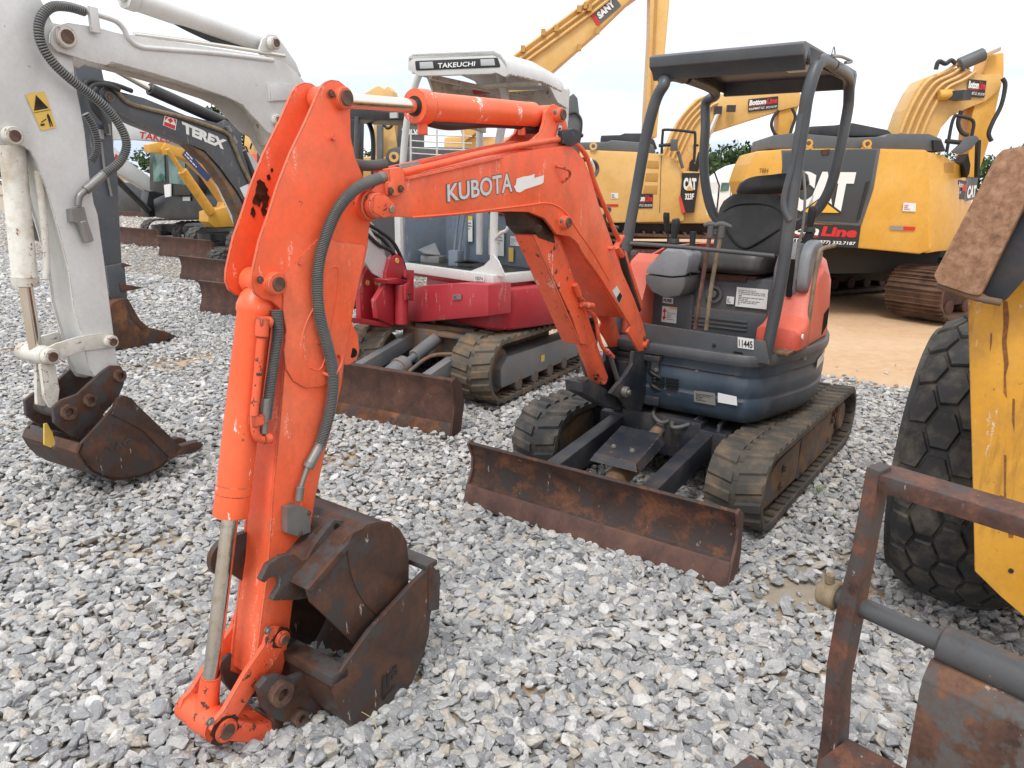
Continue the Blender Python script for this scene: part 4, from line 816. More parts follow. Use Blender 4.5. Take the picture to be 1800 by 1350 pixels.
# curved floor of the bucket
inn=[p for p in K.X(WX,769,1045,757,1080,754,1117,743,1157,724,1202,695,1250,660,1275,624,1280,606,1264,596,1238,590,1205)]
cc=sum(inn,Vector())/len(inn)
b=B(); o1=[p.copy() for p in inn]; o2=[p+(cc-p).normalized()*.016 for p in inn]
for p in o1+o2: p.x=WX-.016
b.loft([o1+o2[::-1],[p-Vector((WT-.032,0,0)) for p in o1+o2[::-1]]]); K.part('bucket_floor',b,'rust_bucket',bk)
K.part('wear_edge',B().plate([p+Vector((.006,0,0)) for p in rc(K.X(WX,757,992,772,1008,770,1070,753,1074,752,1020),.004)],(-.012,0,0)),'rust_hook',bk,.002)
K.part('cutting_lip',B().beam(Vector((WX,out_[0].y,out_[0].z)),Vector((WX-WT,out_[0].y,out_[0].z)),.06,.02),'rust_hook',bk,.003)
mo=K.X(WX,594,1190,612,1178)[0]
K.part('top_bar',B().beam(K.X(WX-.0,598,1190)[0],K.X(WX-.0,598,1190)[0]-Vector((WT,0,0)),.07,.035),'rust_hook',bk,.004)
def embl(T,cs,par):
    u=lambda a,b_,c_,d_:[(a,b_),(c_,b_),(c_,d_),(a,d_)]
    for r_ in(u(.1,0,.25,.95),u(.1,0,.8,.12),u(.35,.25,.47,.85),u(.35,.75,.9,.9),u(.6,.45,.72,.62),u(.8,.5,.92,.65)): polymark(T,r_,cs,'ink',par,'cast_mark')
embl(K,K.X(WX,668,1235,700,1200,700,1160,668,1190),bk)
# ears that carry the pins
ep1=rc(K.X(-.055,455,1210,470,1192,490,1186,512,1193,560,1172,585,1165,612,1172,610,1225,600,1262,570,1280,545,1290,535,1275,520,1268,500,1270,478,1262,464,1245),.008)
er_=K.part('bucket_ear',B().plate(ep1,(-.025,0,0)),'rust_hook',bk,.003); K.part('bucket_ear',B().plate([p-Vector((.20,0,0)) for p in ep1],(-.025,0,0)),'rust_hook',bk,.003)
for a,r_ in(((489,1216),.040),((522,1258),.026),((570,1280),.022)):
    c_=K.X(-.055,*a)[0]; K.part('pin_collar',B().ring(c_+Vector((.012,0,0)),(1,0,0),r_,r_*.5,.03).cyl(c_,c_+Vector((.008,0,0)),r_*.55),'rust_pin',er_)
c_=K.X(-.07,510,1290)[0]; K.part('coupler_pin',B().cyl(c_-Vector((.18,0,0)),c_,.030).cyl(c_,c_+Vector((.02,0,0)),.022),'rust_pin',er_)
K.part('coupler_hook',B().plate(rc(K.X(-.09,480,1262,500,1268,520,1280,522,1310,505,1318,487,1312,482,1290),.008),(-.10,0,0)),'rust_hook',er_,.004)
# ================================================================ second bucket lying in the first
N2=Thing('loose_bucket','loose dark rusty digging bucket with open hook ears, resting inside the larger bucket','bucket',m2w(-.1,-1.6,0),-.6175)
dlt=N2.Ri@(K.o-N2.o)
def NX_(v,*a):
    return N2.X(v+dlt.x,*a)
sx=.055
so_=NX_(sx,541,1037,567,1005,596,972,618,944,643,923,665,917,687,918,703,930,715,950,719,985,719,1020,712,1046,702,1068,687,1087,655,1120,630,1139,590,1100,548,1060)
rc_=rc(so_,.006)
nb=N2.part('side_plate',B().plate(rc_,(-.016,0,0)),'rust_bucket',None,.003)
N2.part('side_plate',B().plate([p-Vector((.36,0,0)) for p in rc_],(-.016,0,0)),'rust_bucket',None,.003)
oc=sum(so_,Vector())/len(so_); sh=[p+(oc-p).normalized()*.004 for p in so_[2:14]]; si=[p+(oc-p).normalized()*.018 for p in so_[2:14]]
for p in sh+si: p.x=sx+dlt.x-.014
N2.part('shell',B().loft([sh+si[::-1],[p-Vector((.348,0,0)) for p in sh+si[::-1]]]),'rust_bucket')
dd=NX_(sx+.005,620,940,650,925,687,921,712,950,717,1000,707,1050,690,1080,672,1085,650,1070,632,1045,618,1010,612,970)
N2.part('wear_disc',B().plate(sm(dd,3),(-.006,0,0)),'rust_bucket',nb,.002)
N2.part('rim_bar',B().plate(NX_(sx+.004,541,1037,596,972,643,923,650,927,603,977,549,1042),(-.024,0,0)),'rust_hook',nb,.002)
ho=rc(NX_(-.03,459,1020,472,993,495,978,517,974,531,986,541,981,554,957,576,928,587,914,602,915,617,924,650,924,600,985,545,1040,540,1052,517,1055,478,1056,492,1032,493,1016,484,1012,472,1017,465,1025),[.004]*21)
N2.part('hook_ear',B().plate(ho,(-.022,0,0)),'rust_hook',None,.003); 
ce=NX_(-.26,398,978)[0]; N2.part('hook_ear',B().ring(ce,(1,0,0),.062,.020,.022,32).plate(NX_(-.25,408,944,450,930,520,950,520,1040,440,1030,412,1012),(-.02,0,0)),'rust_hook')
hc=NX_(-.03,591,925)[0]; N2.part('ear_hole',B().cyl(hc-Vector((.024,0,0)),hc+Vector((.002,0,0)),.011),'pure_black')
N2.part('back_plate',B().plate([p-Vector((.01,0,0)) for p in NX_(sx,541,1037,596,972,643,923,640,930,598,980,548,1042)],(-.34,0,0)),'rust_hook')
# ================================================================ white and red mini excavator behind
T=Thing('mini_excavator','white and red excavator with white canopy, behind the orange arm','excavator',(-1.096,5.395,0),-.5)
tp_=[(0,.0),(.02,.10),(.045,.22),(.04,.33),(.015,.395),(.04,.41),(.085,.39),(.10,.25),(.07,.05),(.04,0)]
bl=T.part('dozer_blade',B().plate([Vector((.76,y,z)) for y,z in tp_],(-1.56,0,0)),'rust_brown',None,.005)
T.part('cutting_edge',B().plate([Vector((.76,y,z)) for y,z in[(-.012,-.01),(.006,.085),(.02,.085),(.0,-.01)]],(-1.56,0,0)),'rust_bright',bl,.002)
for x in(.775,-.80): T.part('end_plate',B().plate(rc([Vector((x,y,z)) for y,z in[(-.01,-.01),(.03,.2),(.0,.39),(.05,.42),(.12,.36),(.16,.2),(.11,0)]],.015),(-.015,0,0)),'rust_brown',bl,.003)
for x in(-.33,.33): T.part('blade_arm',B().beam((x,.1,.22),(x,1.1,.42),.08,.12),'frame_grey',None,.006)
T.part('blade_cylinder',B().cyl((0,.12,.22),(0,.50,.33),.075).ring((0,.42,.31),(0,1,.28),.083,.05,.03).ring((0,.24,.258),(0,1,.28),.083,.05,.02).cyl((0,.5,.33),(0,.66,.375),.03).cyl((0,.62,.365),(0,.95,.46),.055),'frame_grey')
T.part('blade_hose',B().tube([(.08,.3,.22),(.12,.45,.32),(.2,.6,.40),(.4,.75,.42),(.46,1.0,.5)],.016),'mud_steel')
T.part('chassis',B().box((0,1.65,.40),(.8,1.3,.22)).box((0,1.1,.42),(.6,.1,.26)).cyl((0,1.6,.5),(0,1.6,.64),.40).box((.25,1.15,.50),(.5,.5,.03)),'mud_steel',None,.01)
TP=loop_path(.86,.285,.255,2.55,.27,.24,.0)
for s,xa,xb in((1,.35,.72),(-1,-.72,-.35)):
    track(T,xa,xb,TP,.016,.03,.105,'rubber_tan')
    fr=T.part('track_frame',B().plate(rc([Vector((s*.685,y,z)) for y,z in[(.86,.14),(2.35,.13),(2.42,.25),(2.35,.35),(.95,.38),(.84,.30)]],.02),(-s*.2,0,0)),'frame_grey',None,.006)
    for y in(1.15,1.45,1.75,2.05): T.part('roller',B().cyl((s*.69,y,.11),(s*.46,y,.11),.06),'mud_steel')
    T.part('idler_wheel',B().cyl((s*.62,.91,.27),(s*.5,.91,.27),.20),'mud_steel'); T.part('sprocket',B().cyl((s*.62,2.52,.26),(s*.5,2.52,.26),.19),'mud_steel')
    sticker(T,[Vector((s*.688,y,z)) for y,z in((1.55,.22),(1.62,.22),(1.62,.28),(1.55,.28))],'sticker_yellow',fr)
a_=-.30; UX=Vector((math.cos(a_),math.sin(a_),0)); UY=Vector((-math.sin(a_),math.cos(a_),0)); UC=Vector((.53,.95,0))
def up(u,v,z): return UC+UX*u+UY*v+Vector((0,0,z))
def ubox(u0,u1,v0,v1,z0,z1): return B().loft([[up(u0,v0,z),up(u1,v0,z),up(u1,v1,z),up(u0,v1,z)] for z in(z0,z1)])
rp2=[(-1.0,.12),(-.45,.02),(-.04,.0),(.06,.06),(.10,.16),(.14,1.1),(-.2,1.6),(-.9,1.6),(-1.15,1.1)]
rl=lambda z,k=0.:[up(u*(1-k)-.5*k,v*(1-k)+.7*k,z) for u,v in rp2]
T.part('counterweight',B().loft([rl(.58,.02),rl(.60),rl(.90),rl(.925,.015)]),'red_paint',None,.01)
bm_=T.V(up(0,-.16,0),UY,716,508,745,502,800,498,858,500,858,556,800,561,742,566,716,566)
T.part('swing_frame',B().plate(bm_,tuple(UY*.25)),'red_paint',None,.015)
q=T.V(up(0,-.17,0),UY,796,527,811,526,811,517,796,518); s_=sticker(T,q,'label_metal',None,'data_plate'); lines(T,q,'ink',s_,4)
# deck, side walls, interior
T.part('platform',ubox(-1.28,.05,-.02,.95,.955,1.03),'white_paint',None,.012)
T.part('platform_gap',ubox(-1.2,.0,.03,.9,.925,.955),'red_paint')
T.part('floor_mat',ubox(-1.22,-.05,.06,.9,1.03,1.04),'seat_vinyl')
T.part('seat_box',ubox(-.95,.02,.55,1.2,1.03,1.50),'blue_grey',None,.02)
T.part('rear_wall',ubox(-1.2,-.9,.5,1.3,1.03,1.62),'blue_grey',None,.02)
fl_=T.part('left_wall',ubox(-1.32,-1.22,.0,1.5,1.03,1.72),'white_paint',None,.03)
T.part('inner_wall',ubox(-1.22,-1.195,.03,1.2,1.03,1.70),'blue_grey',fl_,.01)
T.part('hood',ubox(-.95,-.35,1.2,1.6,.93,1.45),'white_paint',None,.06)
T.part('side_hood',ubox(.0,.10,.45,1.2,.93,1.12),'white_paint',None,.04)
T.part('seat_cushion',ubox(-.62,-.08,.50,1.0,1.47,1.60),'seat_vinyl',None,.04); T.part('backrest',ubox(-.6,-.1,.95,1.1,1.58,2.0),'seat_vinyl',None,.04)
for u0,u1,z0,z1 in((-.62,-.42,1.12,1.34),(-.10,-.0,1.15,1.35),(-.98,-.84,1.22,1.45),(-.34,-.22,1.22,1.3)):
    q=[up(u0,.53,z0),up(u1,.53,z0),up(u1,.53,z1),up(u0,.53,z1)]; s_=sticker(T,q,'sticker_white'); lines(T,q,'label_metal',s_,6,.08,.92,.1,.78); 
    if u0 in(-.62,-.98): sticker(T,[q[3]*.85+q[0]*.15,q[2]*.85+q[1]*.15,q[2],q[3]],'sticker_yellow',s_,lift=.003)
sticker(T,[up(-.36,.53,1.08),up(-.30,.53,1.08),up(-.30,.53,1.2),up(-.36,.53,1.2)],'sticker_yellow')
T.part('lever',B().tube([up(-.72,.2,1.04),up(-.70,.22,1.3),up(-.66,.24,1.62)],.012),'blue_grey'); T.part('lever',B().tube([up(-.66,.2,1.04),up(-.63,.22,1.3),up(-.57,.24,1.62)],.012),'blue_grey')
T.part('lever_block',B().box(up(-.68,.2,1.10),(.10,.10,.14)),'blue_grey',None,.01)
T.part('pedal',B().plate([up(-1.12,.12,1.14),up(-1.0,.10,1.12),up(-.92,.22,1.10),up(-1.05,.26,1.2)],(0,0,.012)).box(up(-1.0,.2,1.07),(.2,.12,.06)),'frame_grey',None,.004)
T.part('pedal',B().plate([up(-.60,.12,1.07),up(-.45,.12,1.10),up(-.40,.22,1.08),up(-.55,.26,1.06)],(0,0,.012)),'seat_vinyl')
# canopy
fpost=T.V(up(0,.06,0),UY,868,486,868,430,869,370,876,260,888,190,884,150,878,128)
T.part('front_post',B().tube(fpost,.032,16,5),'white_paint'); g_=T.V(up(0,.02,0),UY,828,476,850,467,862,455,866,448,874,458,884,480,884,486,828,480)
T.part('post_gusset',B().plate(g_,tuple(UY*.02)),'white_paint')
lpost=T.V(up(0,.06,0),UY,704,455,706,380,708,290,716,210,730,150,740,125)
T.part('front_post',B().tube(lpost,.030,16,5),'white_paint')
T.part('grab_handle',B().tube([fpost[0].lerp(fpost[2],.55)]+T.V(up(0,.04,0),UY,880,410,890,405,895,392,896,375,884,366),.014,12,5),'white_paint')
q=T.V(up(0,-.04,0),UY,834,493,851,495,851,486,834,484); s_=sticker(T,q,'sticker_white'); text(T,'10074',T.V(up(0,-.042,0),UY,836,492,849,493.5,849,487,836,485.5),'ink',s_,lift=.003,bold=.0)
ro_=T.Y(.45,717,122,718,101,726,95,800,92,868,89,880,96,890,110,894,130,888,136,872,128,862,130,735,134)
roof=T.part('canopy_roof',B().plate(rc(ro_,.012),(0,.035,0)),'white_paint',None,.006)
top=T.Y(.45,718,101,726,95,800,92,868,89,880,96,890,110,892,122); bot=[p-Vector((0,0,.03)) for p in top][::-1]
r1_=top+bot; r2_=[p+Vector((.0,.55,.01)) for p in r1_]; r3_=[Vector((p.x*.99,p.y+.90,p.z-.02)) for p in r1_]; r4_=[Vector((p.x*.97,p.y+1.03,p.z-.10)) for p in r1_]
T.part('roof_shell',B().loft([r1_,r2_,r3_,r4_]),'white_paint',roof)
ex=T.Y(.45,890,124)[0]; el=T.Y(.45,722,128)[0]
T.part('roof_side',B().plate([ex,ex+Vector((0,1.02,-.02)),ex+Vector((0,1.0,-.15)),ex+Vector((0,.8,-.12)),ex+Vector((0,.65,-.02)),ex+Vector((0,.2,-.01))],(-.02,0,0)),'white_paint',roof)
T.part('roof_side',B().plate([el,el+Vector((0,1.02,-.02)),el+Vector((0,1.02,-.34)),el+Vector((0,.4,-.30)),el+Vector((0,.2,-.01))],(.02,0,0)),'white_worn',roof)
T.part('roof_rear',B().box(((ex.x+el.x)/2,ex.y+1.0,ex.z-.12),(ex.x-el.x,.03,.24)),'white_worn',roof,.01)
T.part('roof_beam',B().box(((ex.x+el.x)/2,ex.y+.5,ex.z-.02),(ex.x-el.x,.05,.03)),'white_worn',roof); T.part('roof_strut',B().beam(el+Vector((.1,.1,-.02)),ex+Vector((-.35,.95,-.06)),.05,.03),'white_worn',roof)
T.part('roof_clip',B().box((el.x+.2,el.y+.65,el.z-.06),(.14,.05,.04)),'red_paint',roof,.006)
q=T.Y(.445,731,124,880,118,874,101,729,107); pn=T.part('light_panel',B().plate(rc(q,.012),(0,.02,0)),'decal_black',roof,.003)
text(T,'TAKEUCHI',T.Y(.443,770,120,835,116,836,108,770,111),'white_decal',pn,lift=.003,bold=.02,name='logo')
for a in((738,121,762,120,760,108,737,109),(845,116,870,115,868,103,844,104)): T.part('work_light',B().plate(T.Y(.440,*a),(0,.02,0)),'lamp_glass',pn,.004)
for e,n_ in((ex,'rear_post'),(el,'rear_post')):
    T.part(n_,B().tube([e+Vector((-.03,.98,-.05)),e+Vector((-.03,1.0,-.5)),e+Vector((-.03,1.0,-1.35))],.03,14,4),'white_paint')
# --- white digging arm
WX_=-.40
wst=(0,-60,60,-60,72,0,82,18,92,40,110,44,124,60,126,85,128,101,133,149,141,187,149,232,157,307,165,357,172,377,185,472,198,575,208,650,205,664,188,672,172,670,158,650,150,618,142,583,129,536,122,480,104,407,83,335,76,316,62,280,54,266,41,256,27,255,0,255,-30,250,-40,150)
wn=T.X(WX_,*wst); ws=T.part('arm',B().plate(rc(wn,.008),(-.014,0,0)),'white_paint',None,.003)
T.part('arm_far_plate',B().plate([p-Vector((.19,0,0)) for p in rc(wn,.008)],(-.014,0,0)),'white_paint',ws,.003)
wb=T.X(WX_,62,10,72,40,104,90,124,150,133,190,149,307,165,380,178,472,191,575,200,650,188,664,172,664,160,640,146,583,133,536,126,480,108,407,87,335,80,316,40,180)
T.part('arm_box',B().plate([p-Vector((.012,0,0)) for p in wb],(-.18,0,0)),'white_paint',ws)
wbo=(89,60,98,46,120,40,171,48,198,56,215,60,253,64,300,72,380,85,480,101,500,108,520,125,540,150,562,190,585,240,610,310,640,385,668,430,684,465,672,490,655,480,600,400,560,350,520,300,495,262,484,240,470,232,453,213,440,200,427,184,400,171,330,147,267,128,230,118,197,109,187,115,160,109,128,99,100,90,88,76)
wbn=T.X(WX_+.03,*wbo); wbm=T.part('boom',B().plate(wbn,(-.014,0,0)),'white_paint',None,.003); T.part('boom_far_plate',B().plate([p-Vector((.236,0,0)) for p in wbn],(-.014,0,0)),'white_paint',wbm,.003)
wbi=T.X(WX_+.03,215,64,253,68,300,76,380,89,478,106,498,113,516,130,540,160,562,200,585,250,610,320,640,395,660,440,650,460,605,390,565,340,525,290,498,250,486,215,470,190,447,170,400,158,330,138,267,120,230,110)
T.part('boom_box',B().plate([p-Vector((.012,0,0)) for p in wbi],(-.226,0,0)),'white_worn',wbm)
def pin(TT,c,r,x1,par,mat='white_worn',pm='rust_pin',h=.03):
    c=Vector(c); o=TT.part('pin_boss',B().cyl(c-Vector((.02,0,0)),c+Vector((h,0,0)),r),mat,par); TT.part('pin',B().cyl(c+Vector((h,0,0)),c+Vector((h+.008,0,0)),r*.6),pm,o); return o
pin(T,T.X(WX_+.03,112,65)[0],.055,0,wbm); pin(T,T.X(WX_+.01,20,239)[0],.045,0,ws); pin(T,T.X(WX_+.03,485,212)[0],.04,0,wbm); pin(T,T.X(WX_+.03,480,76)[0],.04,0,wbm)
T.part('cylinder_lug',B().plate(T.X(WX_+.0,455,92,462,70,472,60,486,62,498,78,520,110,530,135,520,128,500,110,478,102),(-.02,0,0)),'white_paint',wbm,.003)
T.part('step_plate',B().plate(T.X(WX_+.05,474,146,515,150,512,176,476,178),(-.2,0,0)),'white_paint',wbm,.004)
ca,cb_=T.X(WX_-.1,219,-6,468,82); T.part('arm_cylinder',B().lathe(ca,cb_,[(0,.045),(0,.062),(.06,.062),(.065,.056),(.95,.056),(1,.045)],30).cyl(cb_-Vector((.06,0,0)),cb_+Vector((.06,0,0)),.05),'white_paint',wbm); 
ra_=T.X(WX_-.1,60,-95)[0]; T.part('rod',B().cyl(ra_,ca,.03),'chrome',wbm)
T.part('cylinder_hose',B().tube(T.X(WX_-.1,285,25,330,50,380,72,430,84,460,90),.017,12),'black_hose',wbm)
T.part('oil_pipe',B().tube(T.X(WX_+.03,150,20,185,30,205,38,218,52,226,68,245,82,280,86,380,94,480,106),.014,12,5),'white_paint',wbm)
T.part('oil_pipe',B().tube(T.X(WX_+.0,235,60,300,68,400,82,500,98),.012,12,4),'chrome',wbm)
T.part('pipe_stand',B().beam(T.X(WX_+.05,162,12)[0],T.X(WX_+.05,168,58)[0],.02,.05),'white_paint',wbm,.004)
T.part('ribbed_hose',B().tube([T.X(WX_+o,x,y)[0] for x,y,o in((148,20,.04),(120,12,.05),(92,12,.06),(74,28,.06),(68,52,.06),(74,80,.06),(95,112,.06),(125,140,.06),(155,163,.06),(185,188,.07),(210,220,.07),(222,250,.07),(217,275,.06),(200,295,.05),(180,308,.04))],.024,16,7,ribs=.012),'ribbed_hose',wbm)
T.part('hose_fitting',B().cyl(T.X(WX_+.04,184,306)[0],T.X(WX_+.03,150,335)[0],.024).tube(T.X(WX_+.03,152,333,140,345,137,362),.017,12).plate(T.X(WX_+.05,126,368,148,364,154,388,138,392,128,390),(-.05,0,0)).cyl(T.X(WX_+.03,143,388)[0],T.X(WX_+.03,155,425)[0],.028),'steel_fitting',ws)
T.part('rear_hose',B().tube(T.X(WX_-.2,150,200,165,225,172,260,160,285),.02,14,6,ribs=.012),'ribbed_hose',wbm)
q=T.X(WX_+.003,72,230,99,224,78,161,44,166); s_=sticker(T,q,'sticker_yellow',ws,'warning_sticker'); s2=lambda P_,m_:polymark(T,P_,q,m_,s_,lift=.003)
s2([(.08,.55),(.92,.55),(.5,.95)],'ink'); s2([(.2,.60),(.8,.60),(.5,.88)],'sticker_yellow'); s2([(.0,.505),(1,.505),(1,.49),(0,.49)],'ink'); s2([(.62,.05),(.68,.05),(.72,.22),(.76,.05),(.82,.05),(.82,.35),(.76,.42),(.66,.36)],'ink'); s2([(.1,.12),(.35,.12),(.35,.18),(.1,.18)],'ink'); s2([(.2,.2),(.55,.26),(.55,.29),(.2,.23)],'ink')
# bucket cylinder of the white arm
k1,k2,k3=T.X(WX_-.10,18,225)[0],T.X(WX_-.10,45,503)[0],T.X(WX_-.10,64,622)[0]
wc=T.part('bucket_cylinder',B().lathe(k1,k2,[(0,.05),(.06,.058),(.93,.058),(.94,.064),(1,.062)],30),'white_worn'); T.part('rod',B().cyl(k2-Vector((0,0,.0)),k3,.032),'chrome',wc)
T.part('oil_pipe',B().tube([p+Vector((.07,0,0)) for p in T.X(WX_-.10,52,300,62,380,68,460,66,490)],.018,12),'white_worn',wc)
# linkage and bucket
ll=rc(T.X(WX_+.01,80,622,84,612,100,604,140,592,180,586,196,586,204,596,203,606,192,612,150,617,110,630,94,640,82,636),.008)
lk_=T.part('guide_link',B().plate(ll,(-.02,0,0)),'white_worn',None,.003); T.part('guide_link',B().plate([p-Vector((.22,0,0)) for p in ll],(-.02,0,0)),'white_worn',None,.003)
pin(T,T.X(WX_+.01,87,626)[0],.042,0,lk_); pin(T,T.X(WX_+.01,193,600)[0],.036,0,lk_)
lc1=T.X(WX_,87,626)[0]; T.part('link_tube',B().cyl(lc1,lc1-Vector((.24,0,0)),.05),'white_worn',lk_)
T.part('bucket_link',B().plate(rc(T.X(WX_-.0,72,640,97,642,105,684,102,712,90,718,80,700),.008),(-.03,0,0)),'white_worn',None,.004); T.part('bucket_link',B().plate(rc(T.X(WX_-.13,64,632,82,640,90,700,84,716,66,712),.008),(-.03,0,0)),'white_worn',None,.004)
ear=rc(T.X(WX_+.02,94,716,110,703,138,693,160,672,182,652,196,643,212,643,220,656,218,676,209,698,180,730,144,770,128,768,96,744),.01)
e1_=T.part('bucket_ear',B().plate(ear,(-.025,0,0)),'rust_hook',None,.004); T.part('bucket_ear',B().plate([p-Vector((.26,0,0)) for p in ear],(-.025,0,0)),'rust_hook',None,.004)
for a,r_ in(((208,660),.035),((118,724),.042),((156,703),.036)):
    c_=T.X(WX_+.02,*a)[0]; T.part('pin_collar',B().ring(c_+Vector((.01,0,0)),(1,0,0),r_,r_*.55,.03).cyl(c_,c_+Vector((.012,0,0)),r_*.55),'rust_pin',e1_)
T.part('pin_tube',B().cyl(T.X(WX_,118,724)[0],T.X(WX_,118,724)[0]-Vector((.26,0,0)),.045).cyl(T.X(WX_,208,660)[0],T.X(WX_,208,660)[0]-Vector((.26,0,0)),.03),'rust_hook',e1_)
BXW=WX_+.13
sp=rc(T.X(BXW,200,716,207,700,217,695,231,700,240,711,262,738,289,767,318,784,308,800,298,809,282,823,262,834,244,840,222,844,200,845,180,840,162,831,146,814,136,796,142,780,170,750),.008)
wbk=T.part('bucket',B().plate(sp,(-.02,0,0)),'rust_bucket',None,.004); T.part('side_plate',B().plate([p-Vector((.50,0,0)) for p in sp],(-.02,0,0)),'rust_bucket',wbk,.004)
flr=T.X(BXW,312,790,298,809,282,823,262,834,244,840,222,844,200,845,180,840,162,831,146,814,136,796,142,780); cc=sum(flr,Vector())/len(flr)+Vector((0,0,.15)); f2=[p+(cc-p).normalized()*.018 for p in flr]
T.part('bucket_floor',B().loft([flr+f2[::-1],[p-Vector((.50,0,0)) for p in flr+f2[::-1]]]),'rust_bucket',wbk)
T.part('wear_plate',B().plate([p+Vector((.006,0,0)) for p in T.X(BXW,196,728,207,700,217,695,231,700,240,711,318,786,300,808,250,756)],(-.008,0,0)),'rust_bucket',wbk,.002)
for i in range(4):
    dx=-.015-i*.155; pt=[p+Vector((dx,0,0)) for p in T.X(BXW+.02,300,803,318,786,340,780,350,777,361,781,356,790,340,798,318,801,298,812)]
    T.part('bucket_tooth',B().plate(rc(pt,.006),(-.055,0,0)),'rust_brown',wbk,.004)
text(T,'TAG',T.X(BXW+.002,192,795,232,783,230,769,184,785),'rust_hook',wbk,lift=.003,bold=.05,name='cast_mark')
T.part('yellow_tag',B().plate(T.X(WX_-.05,78,745,83,744,92,760,97,778,90,787,78,782),(-.01,0,0)),'sticker_yellow',wbk)
T.part('back_shell',B().plate(T.X(BXW-.25,93,757,110,760,140,778,146,814,133,826,104,804,89,787),(-.22,0,0)),'rust_hook',wbk,.01)
# swing bracket, red
br=rc(T.X(WX_+.06,677,500,679,478,685,456,698,446,709,455,714,478,697,500,697,570,690,572,664,560,660,528),.01)
b1_=T.part('swing_bracket',B().plate(br,(-.05,0,0)),'red_paint',None,.006)
T.part('bracket_plate',B().plate(rc(T.X(WX_-.10,640,482,652,464,662,466,666,490,664,540,668,570,634,566,633,508),.01),(-.05,0,0)),'red_paint',b1_,.006)
T.part('bracket_base',B().plate(T.X(WX_+.04,636,560,700,570,716,570,716,580,640,570),(-.25,0,0)).plate(T.X(WX_-.05,668,505,690,505,694,565,668,560),(-.16,0,0)),'red_paint',b1_,.004)
for a in((698,458),(646,497),(662,497)):
    c_=T.X(WX_+.062 if a[0]>690 else WX_-.098,*a)[0]; T.part('grease_ring',B().ring(c_,(1,0,0),.022,.012,.012).cyl(c_,c_+Vector((.002,0,0)),.012),'sticker_yellow',b1_)
hp_=T.X(WX_+.12,706,500)[0]; hq=T.X(WX_+.12,706,570)[0]; T.part('hinge_post',B().cyl(hp_,hq,.055),'red_paint',b1_); T.part('hinge_ear',B().plate(T.X(WX_+.14,680,492,700,489,716,493,716,499,684,499),(-.14,0,0)),'red_paint',b1_,.004)
T.part('stop_plate',B().plate(T.X(WX_+.2,713,474,728,475,727,529,713,528,713,500,718,498,718,490,713,488),(-.02,0,0)),'red_paint',b1_,.003)
T.bolts(T.X(WX_+.2,719,515,718,524),(1,0,0),.014,'rust_pin',b1_)
for i,pts in enumerate(((648,395,665,405,690,425,706,455,712,475),(648,405,672,420,690,445,700,470),(646,412,665,430,685,440,700,455,708,480))): T.part('hydraulic_hose',B().tube(T.X(WX_-.02+.03*i,*pts),.016,12,5),'black_hose')
T.part('lower_hose_guard',B().tube(T.X(WX_-.1,640,385,655,400,665,425,676,455),.02,12),'white_worn',b1_)
# ================================================================ machines farther along the row
def fc(TT,name,v,px,depth,mat,parent=None,bev=0.,r=0):
    """solid whose front face is seen at the picture outline px, on the machine's plane y=v, running depth metres back"""
    pts=TT.Y(v,*px); pts=rc(pts,r) if r else pts
    return TT.part(name,B().plate(pts,(0,depth,0)),mat,parent,bev)
def fx_(TT,name,v,px,t,mat,parent=None,bev=.004,r=0):
    pts=TT.X(v,*px); pts=rc(pts,r) if r else pts
    return TT.part(name,B().plate(pts,(-t,0,0)),mat,parent,bev)
def blade(TT,x0,x1,h=.38,mat='rust_brown',y=0):
    bl=TT.part('dozer_blade',B().plate([Vector((x1,y+a,z*h/.38)) for a,z in[(0,.02),(.03,.12),(.05,.2),(.03,.32),(-.0,.38),(.03,.39),(.09,.36),(.10,.2),(.06,0)]],(x0-x1,0,0)),mat,None,.004)
    TT.part('cutting_edge',B().plate([Vector((x1,y+a,z)) for a,z in[(-.01,-.01),(.01,.10),(.03,.10),(.0,-.01)]],(x0-x1,0,0)),'rust_brown',bl,.002)
    return bl
def under(TT,hw=.75,w=.32,yf=.75,yr=2.4,r=.24,mat='rubber',pitch=.11):
    P_=loop_path(yf,r,r-.03,yr,r,r-.04)
    for s,xa,xb in((1,hw-w,hw),(-1,-hw,-hw+w)):
        track(TT,xa,xb,P_,.022,.03,pitch,mat,core=False)
        TT.part('track_frame',B().box((s*(hw-w/2),(yf+yr)/2,r),(w*.8,yr-yf,r*.9)),'frame_grey',None,.01)
    TT.part('chassis',B().box((0,(yf+yr)/2,r+.05),(2*hw-w,yr-yf-.3,.25)).box((-.3,.5*yf+.1,.3),(.08,yf,.1)).box((.3,.5*yf+.1,.3),(.08,yf,.1)),'black_paint')
# --- dark grey machine
D=Thing('excavator','dark grey excavator with white lettering on its boom, behind the white arm','excavator',(-3.6,9.8,0),-.5)
blade(D,-.80,.8,.42); under(D,.8,.34,.85,2.4,.26)
DX=.48
dst=fx_(D,'arm',DX,(128,112,177,113,196,200,200,267,206,300,214,463,218,518,196,522,180,480,150,300,135,200),.20,'dark_grey_paint',r=.01)
fx_(D,'coupler',DX+.02,(186,468,219,462,222,500,224,526,205,532,192,520),.24,'dark_grey_paint',dst)
for a in((216,462,233,467,217,470),(210,498,254,506,214,514)): fx_(D,'coupler_pin',DX+.03,a,.03,'rust_brown',dst)
db=fx_(D,'bucket',DX+.12,(196,534,212,526,224,525,234,541,246,562,262,576,290,582,313,592,296,596,270,603,240,610,206,614,190,600,188,560),.45,'rust_bright',None,.01,.01)
fx_(D,'wear_plate',DX+.125,(219,526,225,525,234,541,246,562,262,576,250,580,232,562),.006,'rust_brown',db)
for i in range(4): fx_(D,'bucket_tooth',DX+.11-i*.12,(270,582,285,582,300,588,313,592,300,595,272,592),.06,'rust_brown',db)
